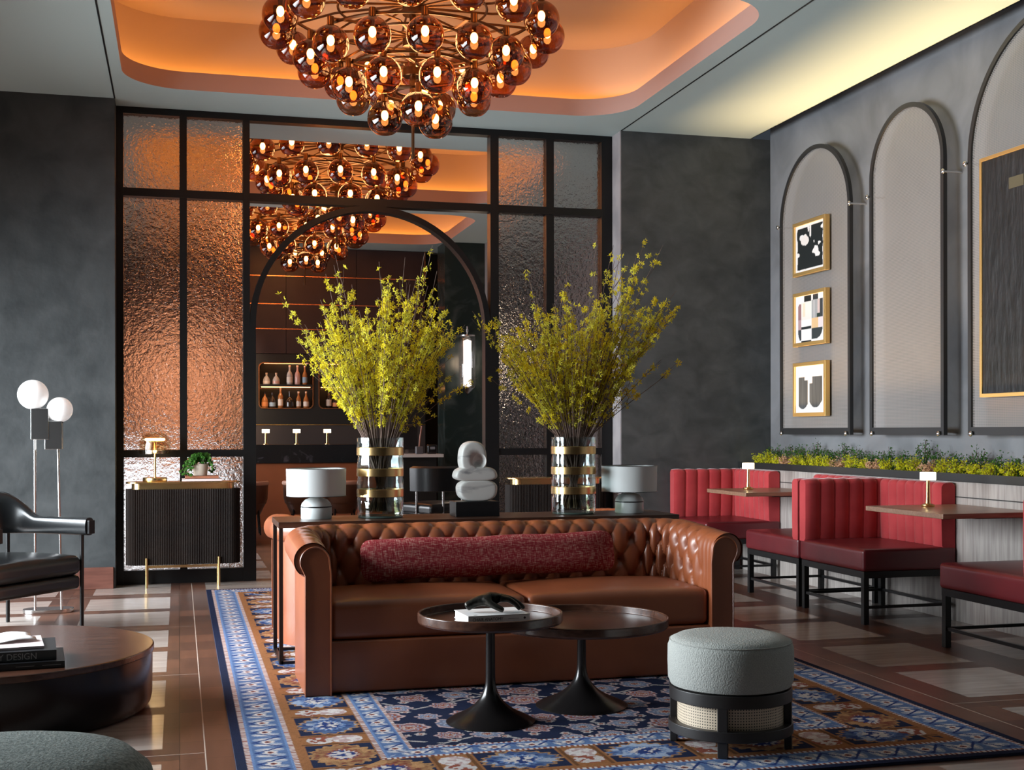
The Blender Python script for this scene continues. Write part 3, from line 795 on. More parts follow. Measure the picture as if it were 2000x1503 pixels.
def console_lamp(label, x):
    t = thing('table_lamp', label, 'lamp', (x, 6.87, CT), 0, 'white drum lamps on the console')
    bm = BM(); lathe(bm, [(0, 0), (.080, 0), (.083, .004), (.083, .060), (.081, .064), (.081, .066), (.083, .068), (.078, .085), (.060, .105), (.030, .116), (0, .118)], seg=48); obj('base', bm, M['white'], t)
    bm = BM(); lathe(bm, [(.084, .063), (.0845, .066), (.084, .069)], seg=48); obj('base_seam', bm, M['steel'], t)
    bm = BM(); cyl(bm, (0, 0, .115), (0, 0, .20), .008, seg=12); obj('stem', bm, M['steel'], t)
    bm = BM(); lathe(bm, [(.158, .125), (.160, .125), (.162, .272), (.160, .272), (.158, .125)], seg=64); sh = obj('lamp_shade', bm, M['shade'], t)
    bm = BM(); lathe(bm, [(0, .135), (.157, .135)], seg=48); obj('diffuser', bm, M['shade'], sh)
    bm = BM(); lathe(bm, [(.157, .2725), (.163, .2725), (.163, .275), (.157, .275), (.157, .2725)], seg=64); lathe(bm, [(.157, .1235), (.163, .1235), (.163, .126), (.157, .126), (.157, .1235)], seg=64)
    obj('shade_trim', bm, M['steel'], sh)
    return t
console_lamp('white drum-shade table lamp on the left end of the console', .722)
console_lamp('white drum-shade table lamp on the right end of the console', 2.532)

def vase(label, x):
    t = thing('vase', label, 'vase', (x, 6.88, CT), 0, 'glass vases on the console')
    bm = BM(); lathe(bm, [(0, .003), (.124, .003), (.127, .02), (.128, .10), (.124, .115), (.124, .14), (.128, .15), (.128, .20), (.124, .22), (.124, .25), (.128, .26), (.128, .31), (.124, .33), (.124, .36), (.128, .37), (.129, .44), (.122, .44), (.119, .04), (0, .03)], seg=64)
    obj('glass_body', bm, M['vaseglass'], t)
    bm = BM(); lathe(bm, [(0, 0), (.120, 0), (.125, .004), (.120, .012), (0, .012)], seg=48); obj('glass_foot', bm, mat('vase_base_glass', (.05, .07, .06), .1), t)
    for z0, z1 in ((.115, .158), (.228, .272), (.343, .388)):
        bm = BM(); lathe(bm, [(.1275, z0), (.1300, z0 + .002), (.1300, z1 - .002), (.1275, z1), (.1260, z1 - .002), (.1260, z0 + .002), (.1275, z0)], seg=64); obj('brass_band', bm, M['brass'], t)
    bm = BM(); lathe(bm, [(0, .03), (.117, .03), (.117, .085), (0, .085)], seg=40); obj('water', bm, M['water'], t)
    return t
vase('tall brass-banded glass vase, the left of the two on the console', 1.075)
vase('tall brass-banded glass vase, the right of the two on the console', 2.195)

def forsythia(label, x, seed, left, right, top, nb=76, stray=()):
    rnd = random.Random(seed)
    t = thing('forsythia_arrangement', label, 'flowers', (x, 6.88, CT), 0, 'forsythia in the console vases')
    spec = []
    for b_i in range(nb):
        f = max(-1, min(1, ((b_i + .5) / nb * 2 - 1) * 1.08 + rnd.uniform(-.14, .14)))
        depth = rnd.uniform(-1, 1) * (1 - .4 * abs(f)); spread = right if f > 0 else left
        h_ = .46 + (top(f) - .46) * rnd.uniform(.42, 1.0) ** .75
        spec.append((f * spread * (.45 + .55 * (h_ - .46) / (top(f) - .46)) * rnd.uniform(.9, 1.06), depth * .34, h_, f, depth, 1.0))
    for k in range(9):
        f = rnd.uniform(-.9, .9); spec.append((f * (right if f > 0 else left) * .95, rnd.uniform(-.2, .2), top(f) * rnd.uniform(1.04, 1.17), f, 0, .35))
    for ex, ez in stray: spec.append((ex, rnd.uniform(-.1, .1), ez, max(-1, min(1, ex * 2)), 0, .75))
    for ex, ey, ez, f, depth, dens in spec:
        end = Vector((ex, ey, ez)); st_ = Vector((-f * .05 + rnd.uniform(-.03, .03), -depth * .05, .035)); rim = Vector((f * .095, depth * .085, .44))
        ctrl = Vector((rim.x + (ex - rim.x) * .50, rim.y + (ey - rim.y) * .5, .44 + (ez - .44) * .55)); n_ = 16
        pts = [st_.lerp(rim, i / 4) for i in range(4)]; wob = [rnd.uniform(-.016, .016) for _ in range(4)]
        for i in range(n_ + 1):
            s_ = i / n_; p_ = rim * (1 - s_) ** 2 + ctrl * 2 * s_ * (1 - s_) + end * s_ * s_
            pts.append(p_ + Vector((math.sin(s_ * 8 + wob[0] * 300) * wob[1] * s_, math.sin(s_ * 7 + wob[2] * 300) * wob[3] * s_, 0)))
        bm = BM(); tube(bm, pts, .0034, 5, taper=.35); up = pts[4:]; fb = BM(); twigs = [up]
        for k in range(rnd.randint(2, 4)):
            i = rnd.randint(3, n_ - 3); base = up[i]; d = (up[i + 1] - up[i]).normalized()
            side = Vector((rnd.uniform(-1, 1), rnd.uniform(-1, 1), rnd.uniform(-.1, .5))).normalized(); ln_ = rnd.uniform(.07, .20)
            tw = [base + (d * s_ + side * .55 * math.sin(s_ * 1.4)) * ln_ for s_ in (0, .25, .5, .75, 1)]; tube(bm, tw, .0018, 4, taper=.4); twigs.append(tw)
        for ti, tw in enumerate(twigs):
            L_ = sum((b2 - a2).length for a2, b2 in zip(tw[:-1], tw[1:])); nodes = int(L_ / (.030 if ti == 0 else .034) * dens)
            for k in range(nodes):
                s_ = .08 + .90 * rnd.random() ** .9 if ti == 0 else rnd.random()
                if s_ < .25 and ti == 0 and rnd.random() < .45: continue
                q_ = s_ * (len(tw) - 1); i = min(int(q_), len(tw) - 2); node = tw[i].lerp(tw[i + 1], q_ - i)
                for c_ in range(rnd.choice((1, 2, 3, 3))):
                    nrm = Vector((rnd.uniform(-1, 1), rnd.uniform(-1, 1), rnd.uniform(-.6, .9))).normalized(); pos = node + nrm * rnd.uniform(.006, .014); a_ = nrm.orthogonal().normalized(); b2 = nrm.cross(a_); r_ = rnd.uniform(.011, .0175); tw0 = rnd.uniform(0, 6.28)
                    for pt in range(4):
                        an = tw0 + pt * PI / 2 + rnd.uniform(-.2, .2); dd = a_ * math.cos(an) + b2 * math.sin(an); pp = nrm.cross(dd); up_ = rnd.uniform(.15, .7)
                        v1 = fb.verts.new(pos); v2 = fb.verts.new(pos + dd * r_ * .55 + pp * r_ * .24 + nrm * r_ * .35); v3 = fb.verts.new(pos + dd * r_ * 1.15 + nrm * r_ * up_); v4 = fb.verts.new(pos + dd * r_ * .55 - pp * r_ * .24 + nrm * r_ * .35)
                        fb.faces.new((v1, v2, v3, v4))
        br_ = obj('branch', bm, M['bark'], t); obj('blossom', fb, M['petal'], br_)
    return t
forsythia('yellow forsythia branches spraying up from the left console vase', 1.075, 11, .44, .43, lambda f: .46 + .86 * (1 - .28 * abs(f) ** 2.4), stray=((-.50, 1.13), (-.46, .98), (.46, .72), (.42, .80), (.30, 1.52)))
forsythia('yellow forsythia branches spraying up from the right console vase, reaching farther right', 2.195, 23, .50, .56, lambda f: .46 + (.84 * (1 - .30 * abs(f) ** 2.2) if f < .2 else .95 * (1 - .12 * abs(f) ** 3)), nb=84, stray=((.58, .90), (.63, .84), (-.56, 1.10), (-.50, .78), (.46, 1.62), (.42, 1.48), (.40, 1.40), (.66, 1.22), (-.58, 1.16)))

# marble sculpture
t = thing('marble_sculpture', 'abstract white marble sculpture of stacked rounded forms on a black block', 'sculpture', (1.606, 6.86, CT))
obj('plinth', B(-.125, .125, -.075, .09, 0, .083), M['blackstone'], t, bevel=.002)
def blob(pts_r, thick):
    bm = BM(); n_ = len(pts_r); K = 12; rings = []
    cx = sum(p_[0] for p_ in pts_r) / n_; cz = sum(p_[1] for p_ in pts_r) / n_
    for k in range(K + 1):
        a = -PI / 2 + PI * k / K; yy = math.copysign(abs(math.sin(a)) ** .7, math.sin(a)) * thick; s_ = abs(math.cos(a)) ** .35
        s_ = 1 - (1 - s_) * .34 if 0 < k < K else .70
        rings.append([bm.verts.new((cx + (x - cx) * s_, yy, cz + (z - cz) * s_)) for x, z in pts_r])
    for a_, b_ in zip(rings[:-1], rings[1:]):
        for i in range(n_): bm.faces.new((a_[i], a_[(i + 1) % n_], b_[(i + 1) % n_], b_[i]))
    bm.faces.new(rings[0]); bm.faces.new(rings[-1])
    return bm
def sup(cx, cz, rx, rz, e=3.0, n=40, sk=0, tp=0):
    out = []
    for i in range(n):
        a = 2 * PI * i / n; c_, s_ = math.cos(a), math.sin(a)
        x = math.copysign(abs(c_) ** (2 / e), c_) * rx; z = math.copysign(abs(s_) ** (2 / e), s_) * rz
        out.append((cx + x * (1 + tp * z / rz) + sk * z, cz + z))
    return out
for nm, pts in (('lower_stone', sup(.01, .143, .113, .062, 2.8, tp=.06)), ('middle_stone', sup(.0, .237, .122, .042, 3.0, tp=-.10)), ('upper_stone', sup(-.015, .328, .076, .092, 2.6, tp=-.05))):
    o_ = obj(nm, blob(pts, .062), M['marble'], t, smooth=True); sb_ = o_.modifiers.new('s', 'SUBSURF'); sb_.levels = 1; sb_.render_levels = 2
    if nm == 'upper_stone':
        cut = BM(); bmesh.ops.create_uvsphere(cut, u_segments=32, v_segments=20, radius=.046)
        for v_ in cut.verts: v_.co += Vector((.014, -.083, .308))
        co_ = bpy.data.objects.new('cutter', bpy.data.meshes.new('cutter')); cut.to_mesh(co_.data); cut.free(); co_.parent = t; COL.objects.link(co_)
        bo = o_.modifiers.new('b', 'BOOLEAN'); bo.object = co_; bo.operation = 'DIFFERENCE'
        bpy.context.view_layer.update(); dg = bpy.context.evaluated_depsgraph_get()
        nm_ = bpy.data.meshes.new_from_object(o_.evaluated_get(dg)); o_.modifiers.clear(); o_.data = nm_; bpy.data.objects.remove(co_)

# ---------------------------------------------------------------- pedestal side tables
def pedestal(label, x, y_, rt, h, rb):
    t = thing('side_table', label, 'table', (x, y_, .0125), 0, 'pedestal tray tables in front of the sofa')
    bm = BM(); lathe(bm, [(0, h - .03), (rt - .012, h - .03), (rt - .012, h), (rt - .006, h + .003), (rt, h), (rt, h - .034), (rt - .006, h - .042), (0, h - .042)], seg=72, smooth=False)
    obj('tray_top', bm, M['walnut2'], t, bevel=.003, angle=.6)
    bm = BM(); pr = [(0, 0), (rb, 0), (rb, .004), (rb * .97, .008)]
    for i in range(1, 15):
        s_ = i / 14; pr.append((rb * .93 * (1 - s_) ** 3.0 + .020, .010 + .20 * s_ ** 1.1))
    pr += [(.019, h - .06), (.022, h - .042), (0, h - .042)]
    lathe(bm, pr, seg=56); obj('pedestal', bm, M['darkmetal'], t)
    return t
pedestal('taller round dark wood tray table holding books and a bronze hand', 1.262, 5.105, .305, .46, .187)
pedestal('lower wide round wood tray table beside the grey pouf', 1.728, 5.301, .385, .395, .205)

def textobj(s, size, mat_, parent, loc, rot, ext=.0002, align='LEFT', name='lettering', sx=1.0):
    cu = bpy.data.curves.new(name, 'FONT'); cu.body = s; cu.size = size; cu.extrude = ext; cu.align_x = align; cu.align_y = 'CENTER'
    tmp = bpy.data.objects.new(name, cu); COL.objects.link(tmp); bpy.context.view_layer.update()
    me_ = bpy.data.meshes.new_from_object(tmp.evaluated_get(bpy.context.evaluated_depsgraph_get())); bpy.data.objects.remove(tmp)
    o_ = bpy.data.objects.new(name, me_); me_.materials.clear(); me_.materials.append(mat_); COL.objects.link(o_); o_.parent = parent; o_.location = loc; o_.rotation_euler = rot; o_.scale = (sx, 1, 1)
    return o_
def book(label, loc, rz, w_, d, h, cover, group=None):
    t = thing('book', label, 'book', loc, rz, group)
    bm = BM(); box(bm, 0, w_, 0, d, 0, .0025); box(bm, 0, w_, 0, d, h - .0025, h); box(bm, 0, w_, 0, .003, 0, h); obj('cover', bm, cover, t)
    obj('pages', B(.003, w_ - .004, .002, d - .004, .0025, h - .0025), M['paper'], t)
    return t
# two white books, spine towards the camera
zt_ = .0125 + .43 + .0005
a_ = math.radians(4)
b1 = book('thin white book lying on the taller tray table under another white book', (1.122, 4.905, zt_), a_, .262, .20, .012, M['whitecover'], 'white books on the tray table')
b2 = book('thick white hardback with dark spine lettering lying topmost on the tray table', (1.120, 4.900, zt_ + .0125), a_, .262, .20, .032, M['whitecover'], 'white books on the tray table')
textobj('CHAIR ANATOMY', .0185, M['ink'], b2, (.018, -.0006, .016), (PI / 2, 0, 0), sx=.86)
bm = BM(); box(bm, .170, .215, -.0008, 0, .0148, .0168); obj('author_line', bm, M['greyink'], b2)
bm = BM(); prism(bm, [(.240, .010), (.246, .016), (.240, .022), (.234, .016)], -.0008, 0, ax='y'); obj('publisher_mark', bm, M['ink'], b2)
bm = BM(); box(bm, .03, .045, .02, .026, .032, .0323); obj('cover_mark', bm, M['ink'], b2)
# bronze hand
def skin(name, verts, edges, radii, mat_, parent=None, sub=2):
    me_ = bpy.data.meshes.new(name); me_.from_pydata(verts, edges, []); o_ = bpy.data.objects.new(name, me_); COL.objects.link(o_)
    s_ = o_.modifiers.new('skin', 'SKIN'); s_.use_smooth_shade = True
    for i, r_ in enumerate(radii): me_.skin_vertices[0].data[i].radius = (r_, r_)
    me_.skin_vertices[0].data[0].use_root = True
    m_ = o_.modifiers.new('sub', 'SUBSURF'); m_.levels = sub; m_.render_levels = sub
    me_.materials.append(mat_)
    if parent: o_.parent = parent
    return o_
zb = zt_ + .0125 + .032
V0 = [(-.128, .0, .020), (-.112, .0, .030), (-.088, .0, .042), (-.062, 0, .050), (-.035, .0, .056), (-.010, 0, .058)]
E0 = [(0, 1), (1, 2), (2, 3), (3, 4), (4, 5)]; R0_ = [.021, .021, .021, .025, .029, .027]
for j, (dy, ln_) in enumerate(((-.034, .82), (-.012, 1.0), (.010, .97), (.031, .84))):
    pts = [(.018, dy, .058), (.058 * ln_, dy * 1.05, .055), (.092 * ln_, dy * 1.08, .036), (.116 * ln_, dy * 1.1, .012)]
    base = len(V0); V0 += pts; E0 += [(5, base), (base, base + 1), (base + 1, base + 2), (base + 2, base + 3)]; R0_ += [.0150, .0128, .0112, .0098]
base = len(V0); V0 += [(-.030, -.034, .040), (-.004, -.052, .026), (.024, -.060, .012)]; E0 += [(4, base), (base, base + 1), (base + 1, base + 2)]; R0_ += [.0160, .0132, .0112]
hand = skin('bronze_hand', V0, E0, R0_, mat('patinated_bronze', (.022, .022, .020), .32, .8, c2=(.05, .045, .038), nscale=40, bump=.7, bscale=70, bdist=.004))
hand.location = (1.262, 5.005, zb - .001); hand.rotation_euler = (0, 0, math.radians(-6))
tag(hand, 'dark bronze sculpture of a hand resting fingers down on the white books', 'sculpture')

# ---------------------------------------------------------------- grey pouf with cane base
t = thing('pouf', 'round grey boucle pouf on a dark frame with woven cane panels', 'pouf', (2.071, 4.489, .0125))
pr = [(0, .232), (.21, .232), (.232, .240), (.241, .262), (.243, .33), (.242, .385), (.232, .410), (.205, .424), (.15, .431), (0, .436)]
bm = BM(); lathe(bm, pr, seg=72); obj('seat', bm, M['boucle'], t)
bm = BM(); tube(bm, [(.234 * math.cos(2 * PI * i / 72), .234 * math.sin(2 * PI * i / 72), .4075) for i in range(72)], .0022, 6, closed=True); obj('seam', bm, M['boucle'], t)
DW = mat('espresso_frame', (.016, .014, .014), .4)
for z0, z1, ro in ((.185, .233, .236), (.060, .100, .240)):
    bm = BM(); lathe(bm, [(ro - .03, z0), (ro, z0), (ro, z1), (ro - .03, z1), (ro - .03, z0)], seg=72, smooth=False); obj('ring_rail', bm, DW, t, bevel=.003, angle=.6)
for k in range(4):
    a = math.radians(-122 + 90 * k); bm = BM(); box(bm, -.019, .019, -.012, .016, 0, .20)
    o_ = obj('leg', bm, DW, t, bevel=.003); o_.location = (.222 * math.cos(a), .222 * math.sin(a), 0); o_.rotation_euler = (0, 0, a + PI / 2)
bm = BM(); uvl = bm.loops.layers.uv.new('UVMap'); n_ = 96; r_ = .205
lo = [bm.verts.new((r_ * math.cos(2 * PI * i / n_), r_ * math.sin(2 * PI * i / n_), .09)) for i in range(n_)]; hi = [bm.verts.new((v_.co.x, v_.co.y, .195)) for v_ in lo]
for i in range(n_):
    j = (i + 1) % n_; f = bm.faces.new((lo[i], lo[j], hi[j], hi[i])); f.smooth = True
    for lp, (uu, vv) in zip(f.loops, ((i, 0), (i + 1, 0), (i + 1, 1), (i, 1))): lp[uvl].uv = (uu * 2 * PI * r_ / n_, vv * .105)
obj('cane_panel', bm, M['cane'], t)

# big pouf in the near left corner
t = thing('pouf', 'large round grey knit pouf in the near left corner of the photo', 'pouf', (-.432, 3.271, .001))
bm = BM(); lathe(bm, [(0, .02), (.34, .02), (.37, .05), (.385, .2), (.380, .33), (.365, .385), (.32, .425), (.24, .445), (.1, .45), (0, .45)], seg=96)
obj('seat', bm, mat('grey_green_knit', (.33, .37, .35), .95, c2=(.17, .20, .19), nscale=110, ndet=2, bump=.9, bscale=150, bdist=.004, spec=.1), t)
bm = BM(); lathe(bm, [(0, 0), (.33, 0), (.33, .03), (0, .03)], seg=64); obj('plinth', bm, DW, t)

# drum coffee table
t = thing('coffee_table', 'low round drum coffee table with walnut top and dark metal side at left', 'table', (-.801, 5.883, .001))
bm = BM(); lathe(bm, [(0, .249), (.687, .249), (.690, .253), (.690, .275), (.685, .279), (0, .279)], seg=128, smooth=False); obj('table_top', bm, M['walnut2'], t, smooth=False, bevel=.002, angle=.6)
bm = BM(); lathe(bm, [(0, .0), (.640, .0), (.662, .010), (.676, .030), (.682, .06), (.684, .249), (0, .249)], seg=128); obj('drum', bm, mat('dark_lacquered_metal', (.010, .009, .010), .22, .5, spec=.5), t)
zc = .281
rzb = math.radians(6)
k1 = book('lower black hardback under the lettered book on the drum table', (-.93, 5.30, zc), rzb, .485, .34, .026, M['blackcover'], 'black books on the drum table')
k2 = book('upper black hardback lettered DESIGN on its spine on the drum table', (-.95, 5.335, zc + .0265), rzb, .470, .33, .040, M['blackcover'], 'black books on the drum table')
textobj('BY DESIGN', .036, M['greyink'], k2, (.232, -.0006, .019), (PI / 2, 0, 0), sx=.93)
bm = BM(); box(bm, .40, .47, -.0007, 0, .012, .0135); box(bm, .30, .37, -.0007, 0, .012, .0135); obj('spine_line', bm, M['greyink'], k1)
k3 = book('pale pink magazine lying on the black books on the drum table', (-.96, 5.37, zc + .067), rzb + .04, .43, .29, .010, M['pinkcover'])
bm = BM(); W_ = 14
vs = [[bm.verts.new((.34 * i / W_, .22 * j / W_, .006 * math.sin(i * .7) + .005 * math.cos(j * .9 + i * .3) + .014)) for i in range(W_ + 1)] for j in range(W_ + 1)]
for j in range(W_):
    for i in range(W_): bm.faces.new((vs[j][i], vs[j][i + 1], vs[j + 1][i + 1], vs[j + 1][i])).smooth = True
o_ = obj('paper_sheet', bm, M['whitecover']); so = o_.modifiers.new('s', 'SOLIDIFY'); so.thickness = .001
o_.location = (-.90, 5.45, zc + .0775); o_.rotation_euler = (0, 0, .3); tag(o_, 'loose crumpled white paper sheet on top of the magazine', 'paper')

# ---------------------------------------------------------------- black leather armchair
t = thing('armchair', 'black leather armchair with curved back and thin dark legs at far left', 'armchair', (-1.061, 8.187, .001), math.radians(-36.9))
w2, d2 = .375, .295
obj('seat_cushion', rbox(-d2 - .02, d2 + .02, -w2, w2, .335, .455, .045, n=12, crown=.025), M['leather_bk'], t)
obj('seat_apron', rbox(-d2 - .01, d2 + .01, -w2 + .005, w2 - .005, .245, .335, .03, n=8), M['leather_bk'], t)
for sx in (-1, 1):
    for sy in (-1, 1):
        bm = BM(); cyl(bm, (sx * (d2 + .005), sy * (w2 + .004), 0), (sx * (d2 + .005), sy * (w2 + .004), .66 if sx > 0 else .70), .012, .014, seg=12); obj('leg', bm, M['steel'], t)
bm = BM(); path = []; Rb = .2; xb = -d2 - .03; xf = d2 + .06; wb = w2 + .01
def bpath(s_):
    L1 = xf - (xb + Rb); LC = PI / 2 * Rb; L2 = 2 * (wb - Rb); T = 2 * L1 + 2 * LC + L2; s_ *= T
    if s_ < L1: return Vector((xf - s_, wb)), Vector((0, 1))
    s_ -= L1
    if s_ < LC: a = s_ / Rb; return Vector((xb + Rb - Rb * math.sin(a), wb - Rb + Rb * math.cos(a))), Vector((-math.sin(a), math.cos(a)))
    s_ -= LC
    if s_ < L2: return Vector((xb, wb - Rb - s_)), Vector((-1, 0))
    s_ -= L2
    if s_ < LC: a = s_ / Rb; return Vector((xb + Rb - Rb * math.cos(a), -wb + Rb - Rb * math.sin(a))), Vector((-math.cos(a), -math.sin(a)))
    s_ -= LC; return Vector((xb + Rb + s_, -wb)), Vector((0, -1))
n_ = 100; rings = []
for i in range(n_ + 1):
    s_ = i / n_; P, Nn = bpath(s_); e_ = min(s_, 1 - s_); k = min(1, max(0, (e_ - .20) / .14)); k = k * k * (3 - 2 * k)
    zlo = .580 + .0 * k; zhi = .692 + .155 * k; th = .040 - .004 * k; cz_ = (zlo + zhi) / 2; hz_ = (zhi - zlo) / 2
    ring = []
    for q_ in range(20):
        a = 2 * PI * q_ / 20; cc, ss = math.cos(a), math.sin(a)
        on = math.copysign(abs(cc) ** .7, cc) * th; zz = cz_ + math.copysign(abs(ss) ** .7, ss) * hz_; on += k * .02 * (ss)
        ring.append(bm.verts.new((P.x + Nn.x * on, P.y + Nn.y * on, zz)))
    rings.append(ring)
for a_, b_ in zip(rings[:-1], rings[1:]):
    for q_ in range(20): bm.faces.new((a_[q_], a_[(q_ + 1) % 20], b_[(q_ + 1) % 20], b_[q_])).smooth = True
bm.faces.new(rings[0]); bm.faces.new(rings[-1]); obj('backrest', bm, M['leather_bk'], t)
for sy in (-1, 1): obj('arm_cap', B(xf - .01, xf + .022, sy * wb - .026, sy * wb + .026, .59, .675), M['steel'], t, bevel=.004)

# twin-globe floor lamp
t = thing('floor_lamp', 'nickel floor lamp with two white globes behind the black armchair', 'lamp', (-.865, 9.08, .001))
bm = BM(); base = [(x, y_) for x, y_ in rr(-.165, .165, -.085, .085, .084, 10)]; prism(bm, base, 0, .026); obj('base', bm, M['chrome'], t, bevel=.003)
for x, zr, r_, bx, dx in ((-.085, 1.484, .101, .050, .0), (.085, 1.382, .086, .046, -.022)):
    bm = BM(); cyl(bm, (x, 0, .026), (x + dx, 0, zr - .26), .0085, seg=14); obj('pole', bm, M['chrome'], t)
    bm = BM(); bmesh.ops.create_uvsphere(bm, u_segments=40, v_segments=24, radius=r_)
    for v_ in bm.verts: v_.co += Vector((x + dx - .012 * (1 if dx == 0 else -1), 0, zr))
    obj('globe', bm, M['globe_white'], t, smooth=True)
    hx_ = .055
    obj('bracket', B(x + dx - .022, x + dx + .092 if dx == 0 else x + dx + .022, -bx, bx, zr - r_ - .205, zr - r_ + .006) if dx == 0 else B(x + dx - .082, x + dx + .030, -bx, bx, zr - r_ - .185, zr - r_ + .008), M['chrome'], t, bevel=.003)
    bm = BM(); lathe(bm, [(0, 0), (.036, 0), (.036, .018), (0, .018)], seg=24); o_ = obj('globe_collar', bm, M['steel'], t); o_.location = (x + dx, 0, zr - r_ - .004)

# ---------------------------------------------------------------- fluted cabinets against the partition
def cabinet(label, x0):
    w_ = .875; t = thing('cabinet', label, 'cabinet', (x0, 10.275, 0), 0, 'fluted cabinets with brass tops by the partition')
    bm = BM(); out = []; n_ = 4
    base = rr(0, w_, 0, .235, .085, 8)
    # fluted outline: walk the outline with small semicircular reeds
    pts = []; per = .0135
    P = base + [base[0]]; acc = []
    for a_, b_ in zip(P[:-1], P[1:]):
        L_ = math.hypot(b_[0] - a_[0], b_[1] - a_[1]); k = max(1, int(L_ / (per / 5)))
        for i in range(k): acc.append((a_[0] + (b_[0] - a_[0]) * i / k, a_[1] + (b_[1] - a_[1]) * i / k))
    tot = 0; prev = acc[0]; res = []
    for i, q_ in enumerate(acc):
        tot += math.hypot(q_[0] - prev[0], q_[1] - prev[1]); nx = acc[(i + 1) % len(acc)]; pv = acc[i - 1]
        tx, ty = nx[0] - pv[0], nx[1] - pv[1]; L_ = math.hypot(tx, ty) or 1; nn = (ty / L_, -tx / L_)
        o_ = .0055 * abs(math.sin(PI * tot / per)); res.append((q_[0] + nn[0] * o_, q_[1] + nn[1] * o_)); prev = q_
    lo = [bm.verts.new((x, y_, .178)) for x, y_ in res]; hi = [bm.verts.new((x, y_, .775)) for x, y_ in res]
    for i in range(len(res)): bm.faces.new((lo[i], lo[(i + 1) % len(res)], hi[(i + 1) % len(res)], hi[i])).smooth = True
    bm.faces.new(lo); bm.faces.new(hi); obj('fluted_body', bm, M['fluted'], t)
    bm = BM(); prism(bm, rr(.04, w_ - .04, .03, .215, .07, 10), .775, .822); obj('brass_band', bm, M['brass'], t)
    bm = BM(); prism(bm, rr(-.005, w_ + .005, -.012, .235, .10, 10), .822, .834); obj('top', bm, M['brass'], t, bevel=.002)
    for x in (.155, w_ - .165):
        for y_ in (-.012, .215):
            bm = BM(); cyl(bm, (x, y_, 0), (x, y_, .235 if y_ < 0 else .178), .011, seg=14); obj('leg', bm, M['brass'], t)
    obj('brass_rail', B(.155, w_ - .165, -.004, .008, .155, .176), M['brass'], t)
    return t
cabinet('dark fluted cabinet with brass top and legs at the left of the arch', -.405)
cabinet('dark fluted cabinet with brass top at the right of the arch, behind the console vase', 2.715)
CZ = .8345
t = thing('table_lamp', 'small brass lamp with clear glass dome glowing on the left cabinet', 'lamp', (-.187, 10.37, CZ))
bm = BM(); lathe(bm, [(0, 0), (.092, 0), (.094, .003), (.094, .030), (.092, .033), (0, .033)], seg=48); obj('base', bm, M['brass'], t)
bm = BM(); cyl(bm, (0, 0, .03), (0, 0, .31), .009, seg=14); obj('stem', bm, M['brass'], t)
bm = BM(); lathe(bm, [(0, .322), (.070, .322), (.078, .330), (.078, .340), (.070, .346), (0, .346)], seg=48); obj('light_disc', bm, M['glow'], t)
bm = BM(); lathe(bm, [(.084, .222), (.086, .222), (.086, .250), (.084, .250), (.084, .222)], seg=48); obj('inner_ring', bm, M['chrome'], t)
bm = BM(); lathe(bm, [(.084, .25), (.084, .305), (.078, .33)], seg=48); obj('inner_glass', bm, M['dome'], t)
bm = BM(); lathe(bm, [(.118, .222), (.120, .28), (.114, .325), (.098, .360), (.070, .382), (.035, .392), (0, .394)], seg=56); obj('glass_dome', bm, M['dome'], t)
point('dome_lamp_light', (0, -.10, .25), 1.6, (1, .7, .35), .05, t)
bkA = book('white book lying at the front of the left cabinet under the ivy', (.020, 10.285, CZ), 0, .31, .17, .022, M['pinkcover'], 'books under the ivy')
bkB = book('rust brown book lying on the white book under the ivy', (.045, 10.30, CZ + .0225), .02, .26, .15, .022, mat('rust_cover', (.35, .13, .07), .5), 'books under the ivy')
t = thing('potted_ivy', 'small trailing green ivy in a pale pot on books on the left cabinet', 'plant', (.165, 10.375, CZ + .0455)); t.scale = (1.15, 1.0, 1.15)
bm = BM(); lathe(bm, [(0, 0), (.045, 0), (.055, .08), (.050, .08), (.042, .01), (0, .01)], seg=28); obj('pot', bm, mat('pale_pot', (.50, .42, .34), .6), t)
rnd = random.Random(4); bm = BM(); sb = BM()
for k in range(34):
    a = rnd.uniform(0, 2 * PI); L_ = rnd.uniform(.06, .19); pts = []
    for i in range(8):
        s_ = i / 7; pts.append(Vector((math.cos(a) * L_ * s_ * .9, math.sin(a) * min(L_ * s_ * .6, .09) if math.sin(a) > 0 else math.sin(a) * L_ * s_ * .5, .085 + .09 * math.sin(s_ * 2.4) * (1 - L_ * 2) - .16 * s_ * s_ * L_ * 4)))
    pts = [Vector((q_.x, q_.y, max(q_.z, -.035 if abs(q_.x) < .12 else -.02))) for q_ in pts]
    tube(sb, pts, .0015, 4)
    for q_ in pts[1:]:
        for _ in range(3):
            nrm = Vector((rnd.uniform(-1, 1), rnd.uniform(-1, .3), rnd.uniform(0, 1))).normalized(); a_ = nrm.orthogonal().normalized(); b_ = nrm.cross(a_); c0 = q_ + nrm * .008 + a_ * rnd.uniform(-.012, .012); r_ = rnd.uniform(.008, .013)
            bm.faces.new([bm.verts.new(c0 + (a_ * math.cos(z_) + b_ * math.sin(z_)) * r_) for z_ in (0, 1.2, 2.4, 3.9, 5.1)])
obj('foliage', bm, M['leaf_g'], t); obj('stems', sb, mat('ivy_stem', (.08, .12, .03), .7), t)

